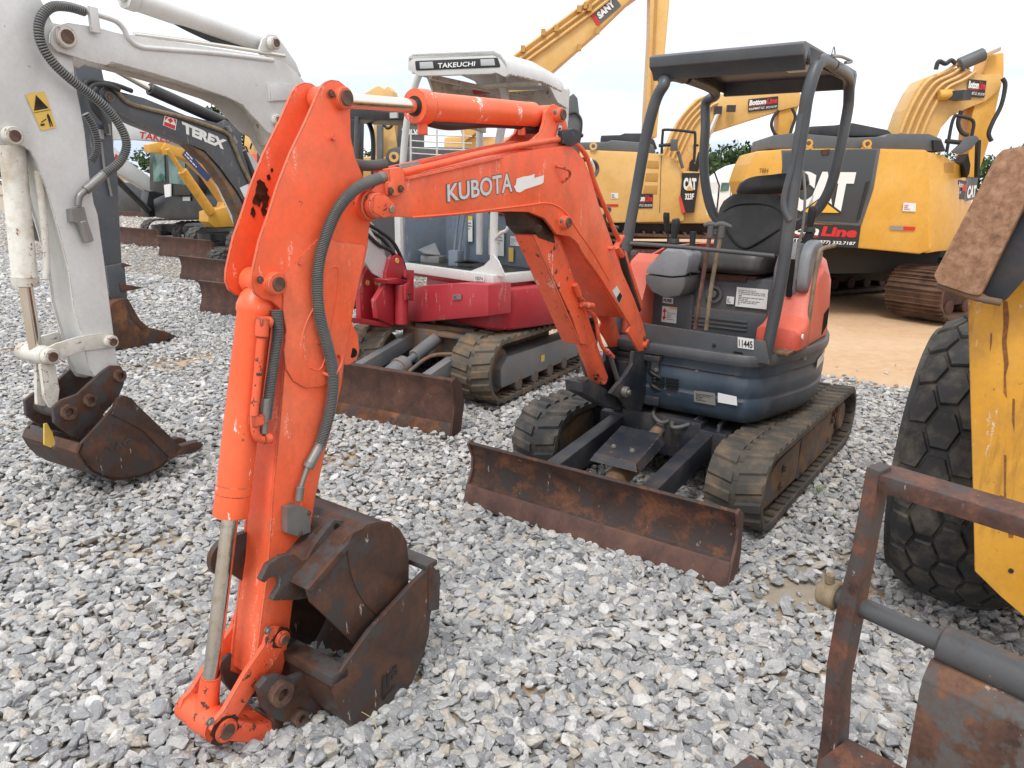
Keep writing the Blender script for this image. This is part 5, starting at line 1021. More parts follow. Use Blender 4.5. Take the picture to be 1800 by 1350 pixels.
dbo=fx_(D,'boom',DX+.02,(176,160,187,150,200,158,253,172,328,203,384,217,395,211,411,216,424,235,427,267,441,312,462,372,478,430,440,430,432,360,416,333,387,293,360,264,320,248,240,216,187,187,177,175),.20,'dark_grey_paint',r=.01)
fx_(D,'boom_underside',DX+.0,(330,252,360,268,385,297,414,337,430,364,438,428,432,428,424,380,400,330,372,290,340,262),.16,'mud_steel',dbo)
text(D,'TEREX',D.X(DX+.022,321,233,393,263,399,247,319,213),'white_decal',dbo,bold=.06,lift=.004,name='logo')
q=D.X(DX+.022,286,220,308,229,311,210,289,203); s_=sticker(D,q,'white_decal',dbo,'logo_plate',.003); polymark(D,[(.07,.05),(.93,.05),(.93,.4),(.07,.4)],q,'red_ink',s_,lift=.006); 
for t in([(.07,.5),(.3,.95),(.07,.95)],[(.5,.45),(.28,.72),(.5,.95),(.72,.72)],[(.93,.5),(.93,.95),(.7,.95)]): polymark(D,t,q,'red_ink',s_,lift=.006)
pin(D,D.X(DX+.02,190,170)[0],.05,0,dbo,'dark_grey_paint')
c1,c2=D.X(DX-.08,262,156,392,214); D.part('arm_cylinder',B().cyl(c1,c2,.065),'black_paint',dbo); c0=D.X(DX-.08,205,124)[0]; D.part('rod',B().cyl(c0,c1,.032),'chrome',dbo)
D.part('oil_pipe',B().tube(D.X(DX+.04,188,146,205,160,225,180,260,191,320,206,395,232,408,250,425,290,445,330),.022,10,5),'lever_tan',dbo)
D.part('bracket',B().tube(D.X(DX+.05,400,222,404,232),.03,10).tube(D.X(DX+.05,408,240,414,252),.03,10),'steel_fitting',dbo)
for i,a in enumerate(((162,168,150,150,158,142,180,145,205,150,232,160),(166,190,158,165,165,150,190,150,210,158),(180,210,165,190,160,170,170,155),(188,235,184,215,172,190,162,172))): D.part('hydraulic_hose',B().tube(D.X(DX+.06+i*.02,*a),.024,12,5),'black_hose',dbo)
D.part('hose_fitting',B().cyl(D.X(DX+.04,188,218)[0],D.X(DX+.04,190,238)[0],.03).cyl(D.X(DX+.04,176,228)[0],D.X(DX+.04,178,245)[0],.03),'steel_fitting',dst)
for a in((188,305,196,345),(178,250,184,300)): D.part('oil_pipe',B().tube(D.X(DX+.02,*a),.012,8),'steel_fitting',dst)
q=D.X(DX+.022,432,352,448,340,441,321,421,330); sticker(D,q,'sticker_white',dbo)
D.part('lift_cylinder',B().cyl(D.X(DX-.05,425,265)[0],D.X(DX-.05,452,330)[0],.05),'black_paint',dbo)
fc(D,'house',1.6,(470,360,650,360,650,470,470,470),1.5,'dark_grey_paint',None,.05)
fc(D,'canopy_roof',1.5,(560,178,736,184,736,210,680,212,560,208),1.1,'black_paint',None,.02)
D.part('front_post',B().tube(D.Y(1.5,628,205,626,260,620,330,620,380),.035,12),'dark_grey_paint'); D.part('rear_post',B().tube(D.Y(2.3,642,205,652,225,656,250,656,300,660,380),.035,12,5),'black_paint')
D.part('rear_post',B().tube(D.Y(2.3,560,205,560,300,560,380),.035,12),'black_paint')
D.part('work_light',B().box(D.Y(1.5,694,203)[0],(.12,.06,.07)),'lamp_glass')
# --- white machine with red lettering
G=Thing('excavator','white excavator with red lettering on its curved boom, behind the dark grey boom','excavator',(-5.45,13.3,0),-.62)
blade(G,-.85,.9,.42); under(G,.85,.36,.8,2.4,.26,'rubber')
gb=fx_(G,'boom',-.15,(150,150,190,200,198,212,250,226,330,240,400,250,440,270,470,310,520,400,480,410,440,345,425,310,400,285,380,275,340,262,300,250,250,246,200,246,194,225),.22,'white_paint',r=.01)
text(G,'TAKEUCHI',G.X(-.148,244,243,330,256,331,243,246,231),'red_ink',gb,bold=.02,lift=.004,name='logo')
ga=fx_(G,'arm',-.2,(150,150,195,205,200,245,193,380,192,470,170,470,150,300),.2,'white_paint',r=.01)
fx_(G,'bucket',-.05,(168,462,196,462,200,480,190,500,165,498),.4,'rust_brown',None,.01)
G.part('lift_cylinder',B().cyl(G.X(-.25,355,272)[0],G.X(-.25,385,312)[0],.035).cyl(G.X(-.25,382,308)[0],G.X(-.25,420,400)[0],.07),'white_paint',gb)
fc(G,'house',1.4,(440,330,600,330,600,440,440,440),1.5,'white_paint',None,.05); fc(G,'cab',1.6,(450,190,560,190,560,335,450,335),1.1,'black_paint',None,.05)
# --- black machine with yellow boom
E_=Thing('excavator','black and yellow excavator with glazed cab and folded yellow boom','excavator',(-7.74,17.7,0),-.65)
blade(E_,-1.15,1.15,.46); under(E_,1.1,.42,1.0,3.0,.34,'rubber',.16)
hs=fc(E_,'house',1.5,(268,350,300,336,330,330,400,334,440,345,440,384,300,386,272,382),2.0,'black_paint',None,.06)
cb_=fc(E_,'cab',1.3,(262,252,330,248,345,252,350,340,300,345,262,335),1.4,'black_paint',None,.06)
for a in((267,260,288,258,290,318,270,320),(294,258,324,256,326,325,298,322)): fc(E_,'window',1.28,a,.03,'green_glass',cb_)
fc(E_,'side_panel',1.25,(288,325,300,323,300,345,290,347),.03,'sticker_white',hs); fc(E_,'label',1.46,(321,346,334,346,334,353,321,353),.01,'sticker_white',hs); fc(E_,'label',1.46,(357,372,372,372,372,380,357,380),.01,'sticker_white',hs)
eb=fx_(E_,'boom',.1,(284,262,292,250,310,250,335,262,370,300,400,335,425,375,415,392,385,388,395,355,365,312,335,284,305,272,288,272),.3,'yellow_paint',r=.01)
ea=fx_(E_,'arm',.05,(262,254,292,247,300,256,290,268,266,268),.26,'yellow_paint')
q=E_.X(.105,320,272,364,320,371,311,327,262); s_=sticker(E_,q,'logo_blue',eb,'logo_plate',.004); lines(E_,q,'white_decal',s_,2,.05,.95,.15,.85,lift=.008)
E_.part('lift_cylinder',B().cyl(E_.X(.3,294,262)[0],E_.X(.3,322,304)[0],.05).cyl(E_.X(.3,320,300)[0],E_.X(.3,372,375)[0],.11),'yellow_worn',eb)
E_.part('arm_cylinder',B().cyl(E_.X(.1,356,262)[0],E_.X(.1,378,312)[0],.05).cyl(E_.X(.1,376,308)[0],E_.X(.1,420,392)[0],.10),'white_paint',eb)
fx_(E_,'swing_bracket',.3,(366,372,410,360,428,372,425,398,378,400,366,390),.4,'yellow_paint',None,.02)
# --- white arm pointing down, far left
H=Thing('excavator','excavator with a straight white arm slanting down, far left in the row','excavator',(-10.6,21.3,0),-.65)
blade(H,-1.3,1.2,.46); under(H,1.1,.42,1.0,3.0,.34,'rubber',.16)
ha=fx_(H,'arm',.0,(190,262,200,258,232,288,262,310,284,334,283,344,270,342,232,318,200,300,190,288),.3,'white_paint',r=.01)
sticker(H,H.X(.002,200,286,214,294,215,279,203,270),'red_ink',ha,'logo')
H.part('lift_cylinder',B().cyl(H.X(.2,196,306)[0],H.X(.2,262,372)[0],.09),'black_paint',ha)
fx_(H,'swing_bracket',.2,(262,336,284,336,300,350,310,378,262,382,258,360),.4,'black_paint',None,.02)
fc(H,'house',1.3,(180,318,250,322,262,350,262,372,180,372),2,'black_paint',None,.05)
fx_(H,'bucket',1.4,(56,356,62,366,72,354,76,375,84,400,92,428,80,424,66,405,60,385),.8,'black_paint',None,.01)
fc(H,'counterweight',2.2,(205,318,240,322,272,345,270,352,230,348,205,340),.8,'yellow_paint')
# --- machines at the far end of the row
I_=Thing('excavator','small yellow excavator at the far left end of the row','excavator',(-19.9,39.6,0),-.5)
blade(I_,-1.6,1.6,.75); under(I_,1.5,.5,1.2,4,.45,'rubber',.2)
fc(I_,'house',2,(200,335,262,335,262,350,200,352),2.5,'yellow_paint',None,.06); fc(I_,'cab',2.2,(205,310,222,310,224,336,205,336),1.6,'yellow_dark',None,.06)
J=Thing('wheel_loader','yellow loader far off between the white boom and the orange arm','loader',(-12.6,36,0),-.1)
fc(J,'body',0,(430,232,480,235,482,290,425,288),3,'yellow_pale',None,.1); fc(J,'cab',.2,(425,205,470,206,466,236,430,236),2,'yellow_pale',None,.1); fc(J,'bumper',-.2,(432,270,480,272,480,300,432,300),.5,'orange_hood',None,.05)
for x in(-1.5,1.2): J.part('wheel',B().lathe((x,-.1,.8),(x,.5,.8),[(0,.6),(.15,.8),(.85,.8),(1,.6)],28),'rubber')
J.part('handrail',B().tube(J.Y(-.2,440,262,443,252,450,250,455,262),.04,8).tube(J.Y(-.2,425,275,425,262,432,258,436,270),.04,8),'ink')
# --- grey-covered yellow machine with lattice rails
L=Thing('excavator','yellow excavator with dark sign and white guard rails, behind the white canopy','excavator',(-3.0,16.2,0),-.1)
fx0=lambda n,v,a,d,m,**k: fc(L,n,v,a,d,m,**k)
fc(L,'boom',.2,(640,165,664,150,690,165,704,215,706,280,676,300,664,230,650,200),.5,'yellow_pale',None,.02)
fc(L,'arm_tip',0,(674,158,682,151,690,160,692,178,672,178),.4,'yellow_pale',None,.02)
fc(L,'pillar',.0,(655,200,690,200,700,260,702,300,660,300),.4,'yellow_pale',None,.03)
lp=fc(L,'sign_panel',.0,(700,196,745,200,744,262,698,262),.1,'hood_grey',None,.01); text(L,'VOLVO',L.Y(-.01,706,236,743,238,743,228,706,226),'white_decal',lp,lift=.01,bold=.05)
fc(L,'house',-.2,(600,276,1000,270,1040,275,1040,392,600,392),2.5,'yellow_pale',None,.08)
fc(L,'hood_cover',-.3,(680,262,695,258,780,258,960,262,960,290,672,292),2.2,'hood_grey',None,.08)
L.part('lifting_ring',B().ring(L.Y(-.45,693,276)[0],(0,1,0),.10,.05,.08),'yellow_pale')
for y_ in(238,250,262,272): L.part('guard_rail',B().tube(L.Y(-.5,720,y_-3,768,y_,830,y_+2),.012,8),'white_paint')
for x_ in(722,768,815): L.part('guard_post',B().tube(L.Y(-.5,x_,228,x_,285),.02,8),'white_paint')
L.part('hose',B().tube(L.Y(-.2,672,215,680,225,688,222,692,210),.03,8,5),'black_hose')
L.part('exhaust',B().cyl(L.Y(-.2,668,220)[0],L.Y(-.2,668,290)[0],.07),'frame_grey')
under(L,1.3,.5,.3,3.6,.42,'rust_shoe',.2)
# grey arm standing above the orange boom
O=Thing('excavator','grey excavator whose upright arm tip stands above the orange boom knee','excavator',(1.1,13,0),-.1)
oa=fc(O,'arm',0,(990,280,986,230,991,195,1000,170,1008,164,1015,172,1020,215,1018,282),.35,'hood_grey',None,.015)
fc(O,'arm_foot',.05,(985,275,1020,275,1022,420,984,420),.4,'hood_grey',None,.02)
O.part('hose',B().tube(O.Y(-.03,1000,200,1012,198,1022,212,1020,240,1016,255),.02,10,5),'black_hose',oa); O.part('rod',B().tube(O.Y(0,935,196,975,190,992,180),.03,8),'steel_fitting',oa); O.part('cable',B().tube(O.Y(0,968,176,985,172,998,165),.012,6),'ink',oa)
# ================================================================ large yellow excavators on the sand
C1=Thing('excavator','large yellow excavator with a black badge panel, standing left of the truck','excavator',(2.75,14.4,0),-.1)
def S(T_,p0,n,px): return T_.V(p0,n,*px)
bd=fc(C1,'house',0,(1000,262,1046,264,1118,267,1164,271,1187,279,1199,300,1203,390,1083,392,1000,392),2.4,'yellow_pale',None,.06,.05)
fc(C1,'front_house',.1,(1199,300,1240,303,1242,376,1262,378,1262,393,1120,393,1120,377,1203,376),2.2,'yellow_pale',bd,.03)
hc_=fc(C1,'hood_cover',.15,(1010,252,1017,250,1068,249,1075,246,1124,250,1149,254,1154,272,1010,268),1.8,'hood_grey',None,.05)
fc(C1,'seam',-.004,(1162,274,1163,274,1160,374,1159,374),.01,'ink',bd)
for a in((1139,282,1158,283,1158,296,1137,295),(1136,304,1157,304,1156,319,1134,318),(1133,326,1156,326,1155,341,1131,340)): fc(C1,'louvre',-.01,a,.03,'yellow_dark',bd,.004)
bp=fc(C1,'badge_panel',-.02,(1200,304,1230,304,1220,374,1205,374,1196,343),.05,'decal_black',bd); polymark(C1,[(0,0),(1,0),(1,1),(0,1)],C1.Y(-.03,1198,374,1205,374,1197,346,1193,345),'badge_red',bp)
text(C1,'CAT',C1.Y(-.025,1201,334,1224,334,1224,313,1202,312),'white_decal',bp,bold=.07,lift=.006,name='logo'); polymark(C1,[(0,0),(1,0),(.5,1)],C1.Y(-.035,1206,335,1218,335,1217,326,1207,326),'yellow_paint',bp,'logo',lift=.012)
text(C1,'323F',C1.Y(-.025,1204,351,1219,351,1220,340,1204,340),'white_decal',bp,bold=.04,lift=.006)
def bottomline(TT,q,par,two=True,seed=1):
    s_=sticker(TT,q,'decal_black',par,'dealer_sign',.006)
    text(TT,'Bottom',q,'white_decal',s_,lift=.012,bold=.05,shear=.12,sub=(.03,.48,.60,.92)); text(TT,'Line',q,'red_ink',s_,lift=.012,bold=.05,shear=.12,sub=(.62,.46,.97,.92))
    sticker(TT,q,'red_ink',s_,'stripe',.012,(.03,.40,.60,.44))
    if two: text(TT,'EQUIPMENT LLC',q,'white_decal',s_,lift=.012,bold=.02,shear=.1,sub=(.03,.10,.55,.30)); text(TT,'(877) 332.7187',q,'white_decal',s_,lift=.012,bold=.02,shear=.1,sub=(.60,.08,.97,.27))
    return s_
bottomline(C1,C1.Y(-.01,1112,366,1147,366,1148,341,1112,341),bd)
q=C1.Y(-.01,1074,349,1087,349,1087,339,1074,339); s_=sticker(C1,q,'sticker_white',bd); lines(C1,q,'ink',s_,3,lift=.01)
sticker(C1,C1.Y(-.01,1056,363,1087,363,1087,359,1056,359),'red_ink',bd,'reflector')
for x,y in((1043,257),(1215,262)): C1.part('lifting_ring',B().ring(C1.Y(-.02,x,y)[0],(0,1,0),.07,.035,.06),'yellow_pale')
fc(C1,'radiator_guard',.6,(1056,238,1090,237,1098,234,1130,234,1150,245,1156,262,1056,262),1.2,'black_paint',None,.03)
cbm=fx_=None
b1=C1.part('boom',B().plate(rc(C1.Y(.9,1163,280,1181,234,1193,211,1224,173,1251,166,1307,164,1382,161,1404,160,1412,171,1407,186,1377,193,1319,211,1279,224,1256,231,1231,259,1211,294,1190,330,1160,330),.04),(0,.55,0)),'yellow_pale',None,.02)
for i in range(4): C1.part('oil_pipe',B().tube(C1.Y(.86,*[k for a,b_ in((1168,272),(1184,236),(1200,206),(1226,178),(1240,170)) for k in(a+i*8-2,b_+i*3.5)]),.024,8,5),'yellow_pale',b1)
fc(C1,'arm',.95,(1370,186,1404,186,1396,215,1391,245,1366,245),.4,'yellow_paint',b1,.02)
C1.part('lift_cylinder',B().cyl(C1.Y(.8,1263,196)[0],C1.Y(.8,1240,250)[0],.05),'chrome',b1); C1.part('lift_barrel',B().cyl(C1.Y(.8,1240,250)[0],C1.Y(.8,1212,318)[0],.11),'yellow_pale',b1); C1.part('lamp',B().box(C1.Y(.75,1285,191)[0],(.16,.1,.12)).box(C1.Y(.8,1262,194)[0],(.14,.1,.14)),'black_paint',b1)
bottomline(C1,C1.Y(.88,1315,197,1367,191,1368,169,1315.5,174.6),b1)
C1.part('hose',B().tube(C1.Y(.8,1369,194,1360,205,1356,220,1362,235,1370,240),.03,10,5),'black_hose',b1); C1.part('hose',B().tube(C1.Y(.8,1392,190,1398,205,1392,225,1388,240),.03,10,5),'black_hose',b1)
C1.part('mirror_frame',B().tube(C1.Y(-.1,1163,270,1165,235,1170,228,1215,232,1222,238,1220,285),.025,10,5),'ink'); C1.part('mirror',B().box(C1.Y(-.15,1185,255)[0],(.13,.05,.20)).cyl(C1.Y(-.1,1192,266)[0],C1.Y(-.1,1200,296)[0],.03),'hood_grey',None,.02); C1.part('mirror_arm',B().tube(C1.Y(-.1,1158,256,1182,254),.03,8).tube(C1.Y(-.1,1219,254,1228,256),.02,8),'ink')
fc(C1,'air_filter',.3,(1212,303,1214,285,1218,280,1221,285,1222,303),.2,'ink'); C1.part('cab_pillar',B().tube(C1.Y(.6,1222,303,1232,268),.05,8).tube(C1.Y(.5,1246,275,1262,320,1264,330,1260,370),.015,8,5),'ink')
fc(C1,'undercarriage_dark',.4,(1040,388,1250,388,1250,420,1040,420),1.4,'black_paint')
PP=loop_path(-1.6,.48,.45,2.0,.48,.43)
def cat_tracks(TT,pp,x0,x1,rot=None): pass
for y0_ in(.25,2.0):
    P_=loop_path(0,.5,.44,0,.5,.44)
# crawler seen from the side
C1U=[]
def side_track(TT,y0,y1,xa,xb,r,name='track'):
    """steel crawler running along the machine's x axis"""
    at,tot=loop_path(xa+r,r+.03,r,xb-r,r+.03,r-.03); n=int(tot/.19); b=B()
    pts=[at(tot*i/(n*2)) for i in range(n*2)]; ring=[]
    for p,d,o in pts: ring.append([Vector((p.x,y0,p.y)),Vector((p.x,y1,p.y)),Vector((p.x-o.x*.04,y1,p.y-o.y*.04)),Vector((p.x-o.x*.04,y0,p.y-o.y*.04))])
    ring.append(ring[0]); b.loft(ring,False,True,False)
    for i in range(n):
        p,d,o=at(tot*i/n); q=p+o*.02; a=math.atan2(d.y,d.x); b.box((q.x,(y0+y1)/2,q.y),(.035,y1-y0,.05),Matrix.Rotation(-a,3,'Y'))
    TT.part(name,b,'rust_shoe')
    TT.part('track_frame',B().box(((xa+xb)/2,(y0+y1)/2,r),(xb-xa-2*r,(y1-y0)*.6,r*.8)),'rust_brown',None,.02)
    for k in range(7): x=xa+r+(xb-xa-2*r)*k/6; TT.part('roller',B().cyl((x,y0+.1,.16 if 0<k<6 else r+.03),(x,y1-.1,.16 if 0<k<6 else r+.03),.12 if 0<k<6 else r-.08),'rust_brown')
side_track(C1,-.2,.45,-1.7,2.6,.44); side_track(C1,1.9,2.55,-1.7,2.6,.44)
# ---------------------------------------------------------------- the near big one
C2=Thing('excavator','large yellow excavator with black rear panel and wide rusty steel track','excavator',(6.47,12.36,0),-1.03)
P2=loop_path(-1.55,.37,.335,1.6,.37,.335)
for s in(1,-1):
    x0_,x1_=(.85,1.66) if s>0 else(-1.66,-.85)
    track(C2,x0_,x1_,P2,.03,.045,.19,'rust_shoe',steel=True); C2.part('track_frame',B().box((s*1.25,0,.37),(.45,3.1,.34)),'rust_brown',None,.02)
    for k in range(7): C2.part('roller',B().cyl((s*1.0,-1.35+k*.45,.17),(s*1.5,-1.35+k*.45,.17),.11),'rust_brown')
C2.part('chassis',B().box((0,0,.55),(1.7,1.8,.35)).cyl((0,0,.7),(0,0,1.0),.65),'black_paint')
n2=Vector((-math.sin(.91),math.cos(.91),0)); t2=Vector((math.cos(.91),math.sin(.91),0)); P0=C2.Ri@(Vector((4.75,10.45,0))-C2.o)
def c2(off,*px): return C2.V(P0+n2*off,n2,*px)
def c2p(name,off,px,d,mat,par=None,bev=0.,r=0):
    pts=c2(off,*px); pts=rc(pts,r) if r else pts
    return C2.part(name,B().plate(pts,tuple(n2*d)),mat,par,bev)
cw=c2p('counterweight',0,(1328,266,1376,262,1415,261,1544,261,1633,263,1640,440,1617,447,1513,437,1446,431,1395,425,1330,420,1306,318,1316,288),1.3,'yellow_paint',None,.10,.06)
# rounded rear corner and side
a0=c2(.0,1628,266,1628,446); a1=c2(.20,1657,272,1650,442); a2=c2(.65,1690,292,1676,440); a3=c2(1.6,1712,300,1700,436)
sd_=C2.part('side_house',B().loft([[a0[0]-n2*-.02,a0[1]-n2*-.02,a0[1]+n2*.5,a0[0]+n2*.5],[a1[0],a1[1],a1[1]+n2*.5-t2*.1,a1[0]+n2*.5-t2*.1],[a2[0],a2[1],a2[1]+n2*.4-t2*.3,a2[0]+n2*.4-t2*.3],[a3[0],a3[1],a3[1]-t2*.6,a3[0]-t2*.6]]),'yellow_paint',None,.02)
pn=c2p('rear_panel',-.02,(1378,268,1415,263,1542,263,1530,330,1509,392,1415,386,1385,380,1372,330),.06,'decal_dark_panel',cw,.012)
c2p('panel_frame',-.012,(1374,264,1548,261,1536,332,1514,398,1412,390,1380,384),.03,'hood_grey',cw,.01)
c2p('latch',-.04,(1445,263,1459,262,1458,270,1446,272),.03,'rust_brown',pn)
c2p('grille_bar',-.03,(1523,320,1529,318,1512,385,1506,388),.03,'ink',pn)
text(C2,'CAT',c2(-.03,1386,372,1490,373,1505,302,1392,301),'white_decal',pn,bold=.075,lift=.008,name='logo',space=.9)
polymark(C2,[(0,0),(1,0),(.48,1)],c2(-.03,1404,374,1482,375,1482,346,1408,346),'decal_black',pn,'logo',lift=.014)
polymark(C2,[(0,0),(1,0),(.48,1)],c2(-.03,1410,373,1474,374,1474,349,1412,349),'yellow_logo',pn,'logo',lift=.018)
q=c2(-.01,1330,426,1508,436,1513,397,1334,390); bs=bottomline(C2,q,cw)
sg=c2(-.012,1564,404,1587,405,1588,398,1565,397); sticker(C2,sg,'label_metal',cw,'reflector',.006); sg=c2(-.012,1587,405,1608,405,1609,399,1588,398); sticker(C2,sg,'red_ink',cw,'reflector',.006)
q=c2(-.012,1586,371,1609,372,1610,357,1588,356); s_=sticker(C2,q,'sticker_white',cw,'sticker',.006); lines(C2,q,'red_ink',s_,3,lift=.012)
text(C2,'T884',c2(-.012,1334,304,1350,304,1351,296,1335,296),'ink',cw,lift=.01,bold=0)
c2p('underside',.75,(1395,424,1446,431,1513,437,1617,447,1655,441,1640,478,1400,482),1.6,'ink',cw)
hd=c2p('hood_cover',.15,(1351,262,1357,238,1392,234,1422,236,1500,242,1555,240,1564,235,1633,235,1655,244,1664,267,1640,266,1540,262),1.4,'hood_grey',None,.06,.03)
c2p('air_box',.1,(1640,246,1654,247,1662,266,1642,264),.1,'ink',hd)
for x,y in((1421,252),(1524,253)): 
    p_=c2(.05,x,y)[0]; C2.part('lifting_ring',B().ring(p_,n2,.055,.03,.05).box(p_-Vector((0,0,.06)),(.12,.05,.04)),'yellow_paint')
c2p('radiator_guard',.6,(1424,222,1466,220,1490,217,1500,216,1560,228,1568,234,1566,240,1424,240),1.0,'black_paint',None,.02)
c2b=rc(c2(1.0,1575,240,1591,193,1609,158,1624,138,1660,124,1684,118,1729,131,1760,129,1764,142,1753,162,1733,178,1695,193,1673,204,1655,225,1644,250,1575,262),.05)
b2_=C2.part('boom',B().plate(c2b,tuple(n2*.5)),'yellow_pale',None,.02)
for i in range(4): C2.part('oil_pipe',B().tube(c2(.95,*[k for a,b_ in((1583,234),(1598,196),(1616,162),(1634,140),(1662,126),(1682,112)) for k in(a+i*11,b_+i*4.5)]),.022,8,5),'yellow_pale',b2_)
c2p('arm',1.05,(1738,96,1765,92,1765,130,1755,175,1742,240,1735,262,1718,312,1697,312,1705,250,1709,200,1727,140),.4,'yellow_paint',b2_,.02)
C2.part('arm_cylinder',B().cyl(c2(.95,1686,114)[0],c2(.95,1730,95)[0],.09),'hood_grey',b2_); C2.part('rod',B().cyl(c2(.95,1730,95)[0],c2(.95,1757,83)[0],.05),'chrome',b2_)
q=c2(.98,1699,170,1730,172,1734,142,1702,139); bottomline(C2,q,b2_)
C2.part('lamp',B().cyl(c2(.9,1650,167)[0],c2(.9,1674,166)[0],.07),'yellow_paint',b2_); C2.part('lamp_head',B().box(c2(.85,1688,168)[0],(.2,.2,.12)),'black_paint',b2_)
for a in((1762,138,1767,150,1760,185,1745,215,1738,235,1743,248),(1690,195,1684,215,1690,232,1702,238),(1680,112,1672,106,1662,112,1650,108,1645,122)): C2.part('hose',B().tube(c2(.9,*a),.03,10,5),'black_hose',b2_)
C2.part('mirror_frame',B().tube(c2(.2,1664,268,1672,222,1678,205,1684,204,1710,212,1709,235,1704,255),.022,10,5),'ink'); c2p('mirror',.15,(1674,266,1686,255,1700,240,1716,238,1722,244,1708,262,1692,270,1678,269),.06,'hood_grey',None,.01)
C2.part('mirror_arm',B().tube(c2(.2,1662,248,1700,252),.03,8),'ink'); c2p('cab_post',.5,(1693,285,1702,270,1706,290,1704,305,1700,312),.3,'ink'); c2p('pillar',.35,(1720,246,1725,246,1722,312,1718,312),.1,'ink')
fa=C2.V(a1[0]*.0+a2[0],(a2[0]-a1[0]).cross(Vector((0,0,1))).normalized(),1678,349,1693,351,1698,318,1683,316)
for k in range(3): pass
for (x,y) in((1664,292),(1662,325),(1657,360)): 
    pq=C2.V(a1[0],(a2[0]-a1[0]).cross(Vector((0,0,1))).normalized(),x-7,y+12,x+11,y+12,x+12,y-6,x-5,y-6); sticker(C2,pq,'yellow_dark',sd_,'louvre',.01)
s_=sticker(C2,fa,'decal_black',sd_,'dealer_sign',.012); text(C2,'Bottom',fa,'white_decal',s_,lift=.018,sub=(.1,.62,.62,.9)); sticker(C2,fa,'red_ink',s_,'stripe',.018,(.55,.45,1,.8)); text(C2,'LLC',fa,'white_decal',s_,lift=.018,sub=(.1,.3,.5,.42))
fq_=C2.V(a2[0]+n2*.1,(a2[0]-a1[0]).cross(Vector((0,0,1))).normalized(),1695,354,1712,350,1718,312,1701,311); s_=sticker(C2,fq_,'hood_grey',sd_,'badge',.012); text(C2,'CAT',fq_,'white_decal',s_,lift=.018,bold=.06,sub=(.05,.1,.95,.65))
# ---------------------------------------------------------------- long-reach machine behind
SA=Thing('excavator','tall yellow long-reach excavator with a lettered boom rising above everything','excavator',(1.4,19,0),0.)
sb_=fc(SA,'boom',0,(800,190,905,96,1014,14,1030,0,1080,-40,1140,-60,1150,-30,1108,0,1052,54,970,126,880,200,815,250),.8,'yellow_pale',None,.03)
for i in range(3): SA.part('oil_pipe',B().tube(SA.Y(-.06,880+i*8,120+i*6,905+i*8,98+i*6,1010+i*9,20+i*6,1060+i*8,-18+i*6),.033,8,3),'yellow_pale',sb_)
for x,y in((919,86),(955,57),(978,50),(1018,16),(1030,10),(1036,14),(1018,84),(1050,54)): SA.part('pipe_clamp',B().box(SA.Y(-.1,x,y)[0],(.10,.12,.14)),'yellow_dark',sb_)
aa=fc(SA,'arm',.1,(1143,-10,1178,-10,1177,6,1169,94,1157,216,1155,242,1132,242,1137,152,1142,60),.5,'yellow_pale',None,.03)
fc(SA,'arm_rib',.05,(1152,-10,1156,-10,1150,120,1146,200,1143,200,1147,110),.05,'yellow_dark',aa)
q=SA.Y(-.01,1054,43,1092,10,1076,-12,1041,22); s_=sticker(SA,q,'hood_grey',sb_,'logo_plate',.01); text(SA,'SANY',q,'white_decal',s_,lift=.02,bold=.06,sub=(.1,.25,.85,.75)); sticker(SA,SA.Y(-.01,1051,46,1056,42,1042,22,1037,26),'red_ink',s_,'stripe',.02)
fc(SA,'house',.2,(780,240,960,240,960,310,780,310),3,'yellow_pale',None,.1); under(SA,1.5,.6,.5,4.5,.5,'rust_shoe',.22)
# ---------------------------------------------------------------- truck
TR=Thing('truck','white highway truck with rounded roof fairing, half hidden behind the seat','truck',(9.4,27.5,0),-.05)
cb3=fc(TR,'sleeper',.0,(1264,319,1270,309,1285,297,1300,289,1315,285,1345,282,1420,282,1420,372,1262,372),2.4,'white_gloss',None,.12,.1)
fc(TR,'window',-.04,(1269,321,1283,321,1281,335,1266,337),.1,'green_glass',cb3,.02); fc(TR,'door_seam',-.01,(1285,318,1286,318,1283,362,1282,362),.02,'frame_grey',cb3)
fc(TR,'bonnet',.1,(1240,345,1262,340,1266,375,1240,375),2.2,'white_gloss',None,.1); fc(TR,'fairing',-.02,(1390,296,1405,300,1418,330,1400,360,1385,340),.2,'white_gloss',cb3,.05)
fc(TR,'chassis',.3,(1240,370,1420,370,1420,392,1240,392),2,'black_paint')
for x in(-1.2,2.6,3.9): TR.part('wheel',B().lathe((x,-.05,.5),(x,.3,.5),[(0,.35),(.1,.5),(.9,.5),(1,.35)],28),'rubber')
TL=Thing('trailer','dark trailer parked in front of the trees','trailer',(8,40,0),0.)
fc(TL,'body',0,(1236,310,1268,310,1268,340,1236,340),3,'black_paint',None,.05); TL.part('wheel',B().cyl((1.2,0,.5),(1.2,.3,.5),.5),'rubber')
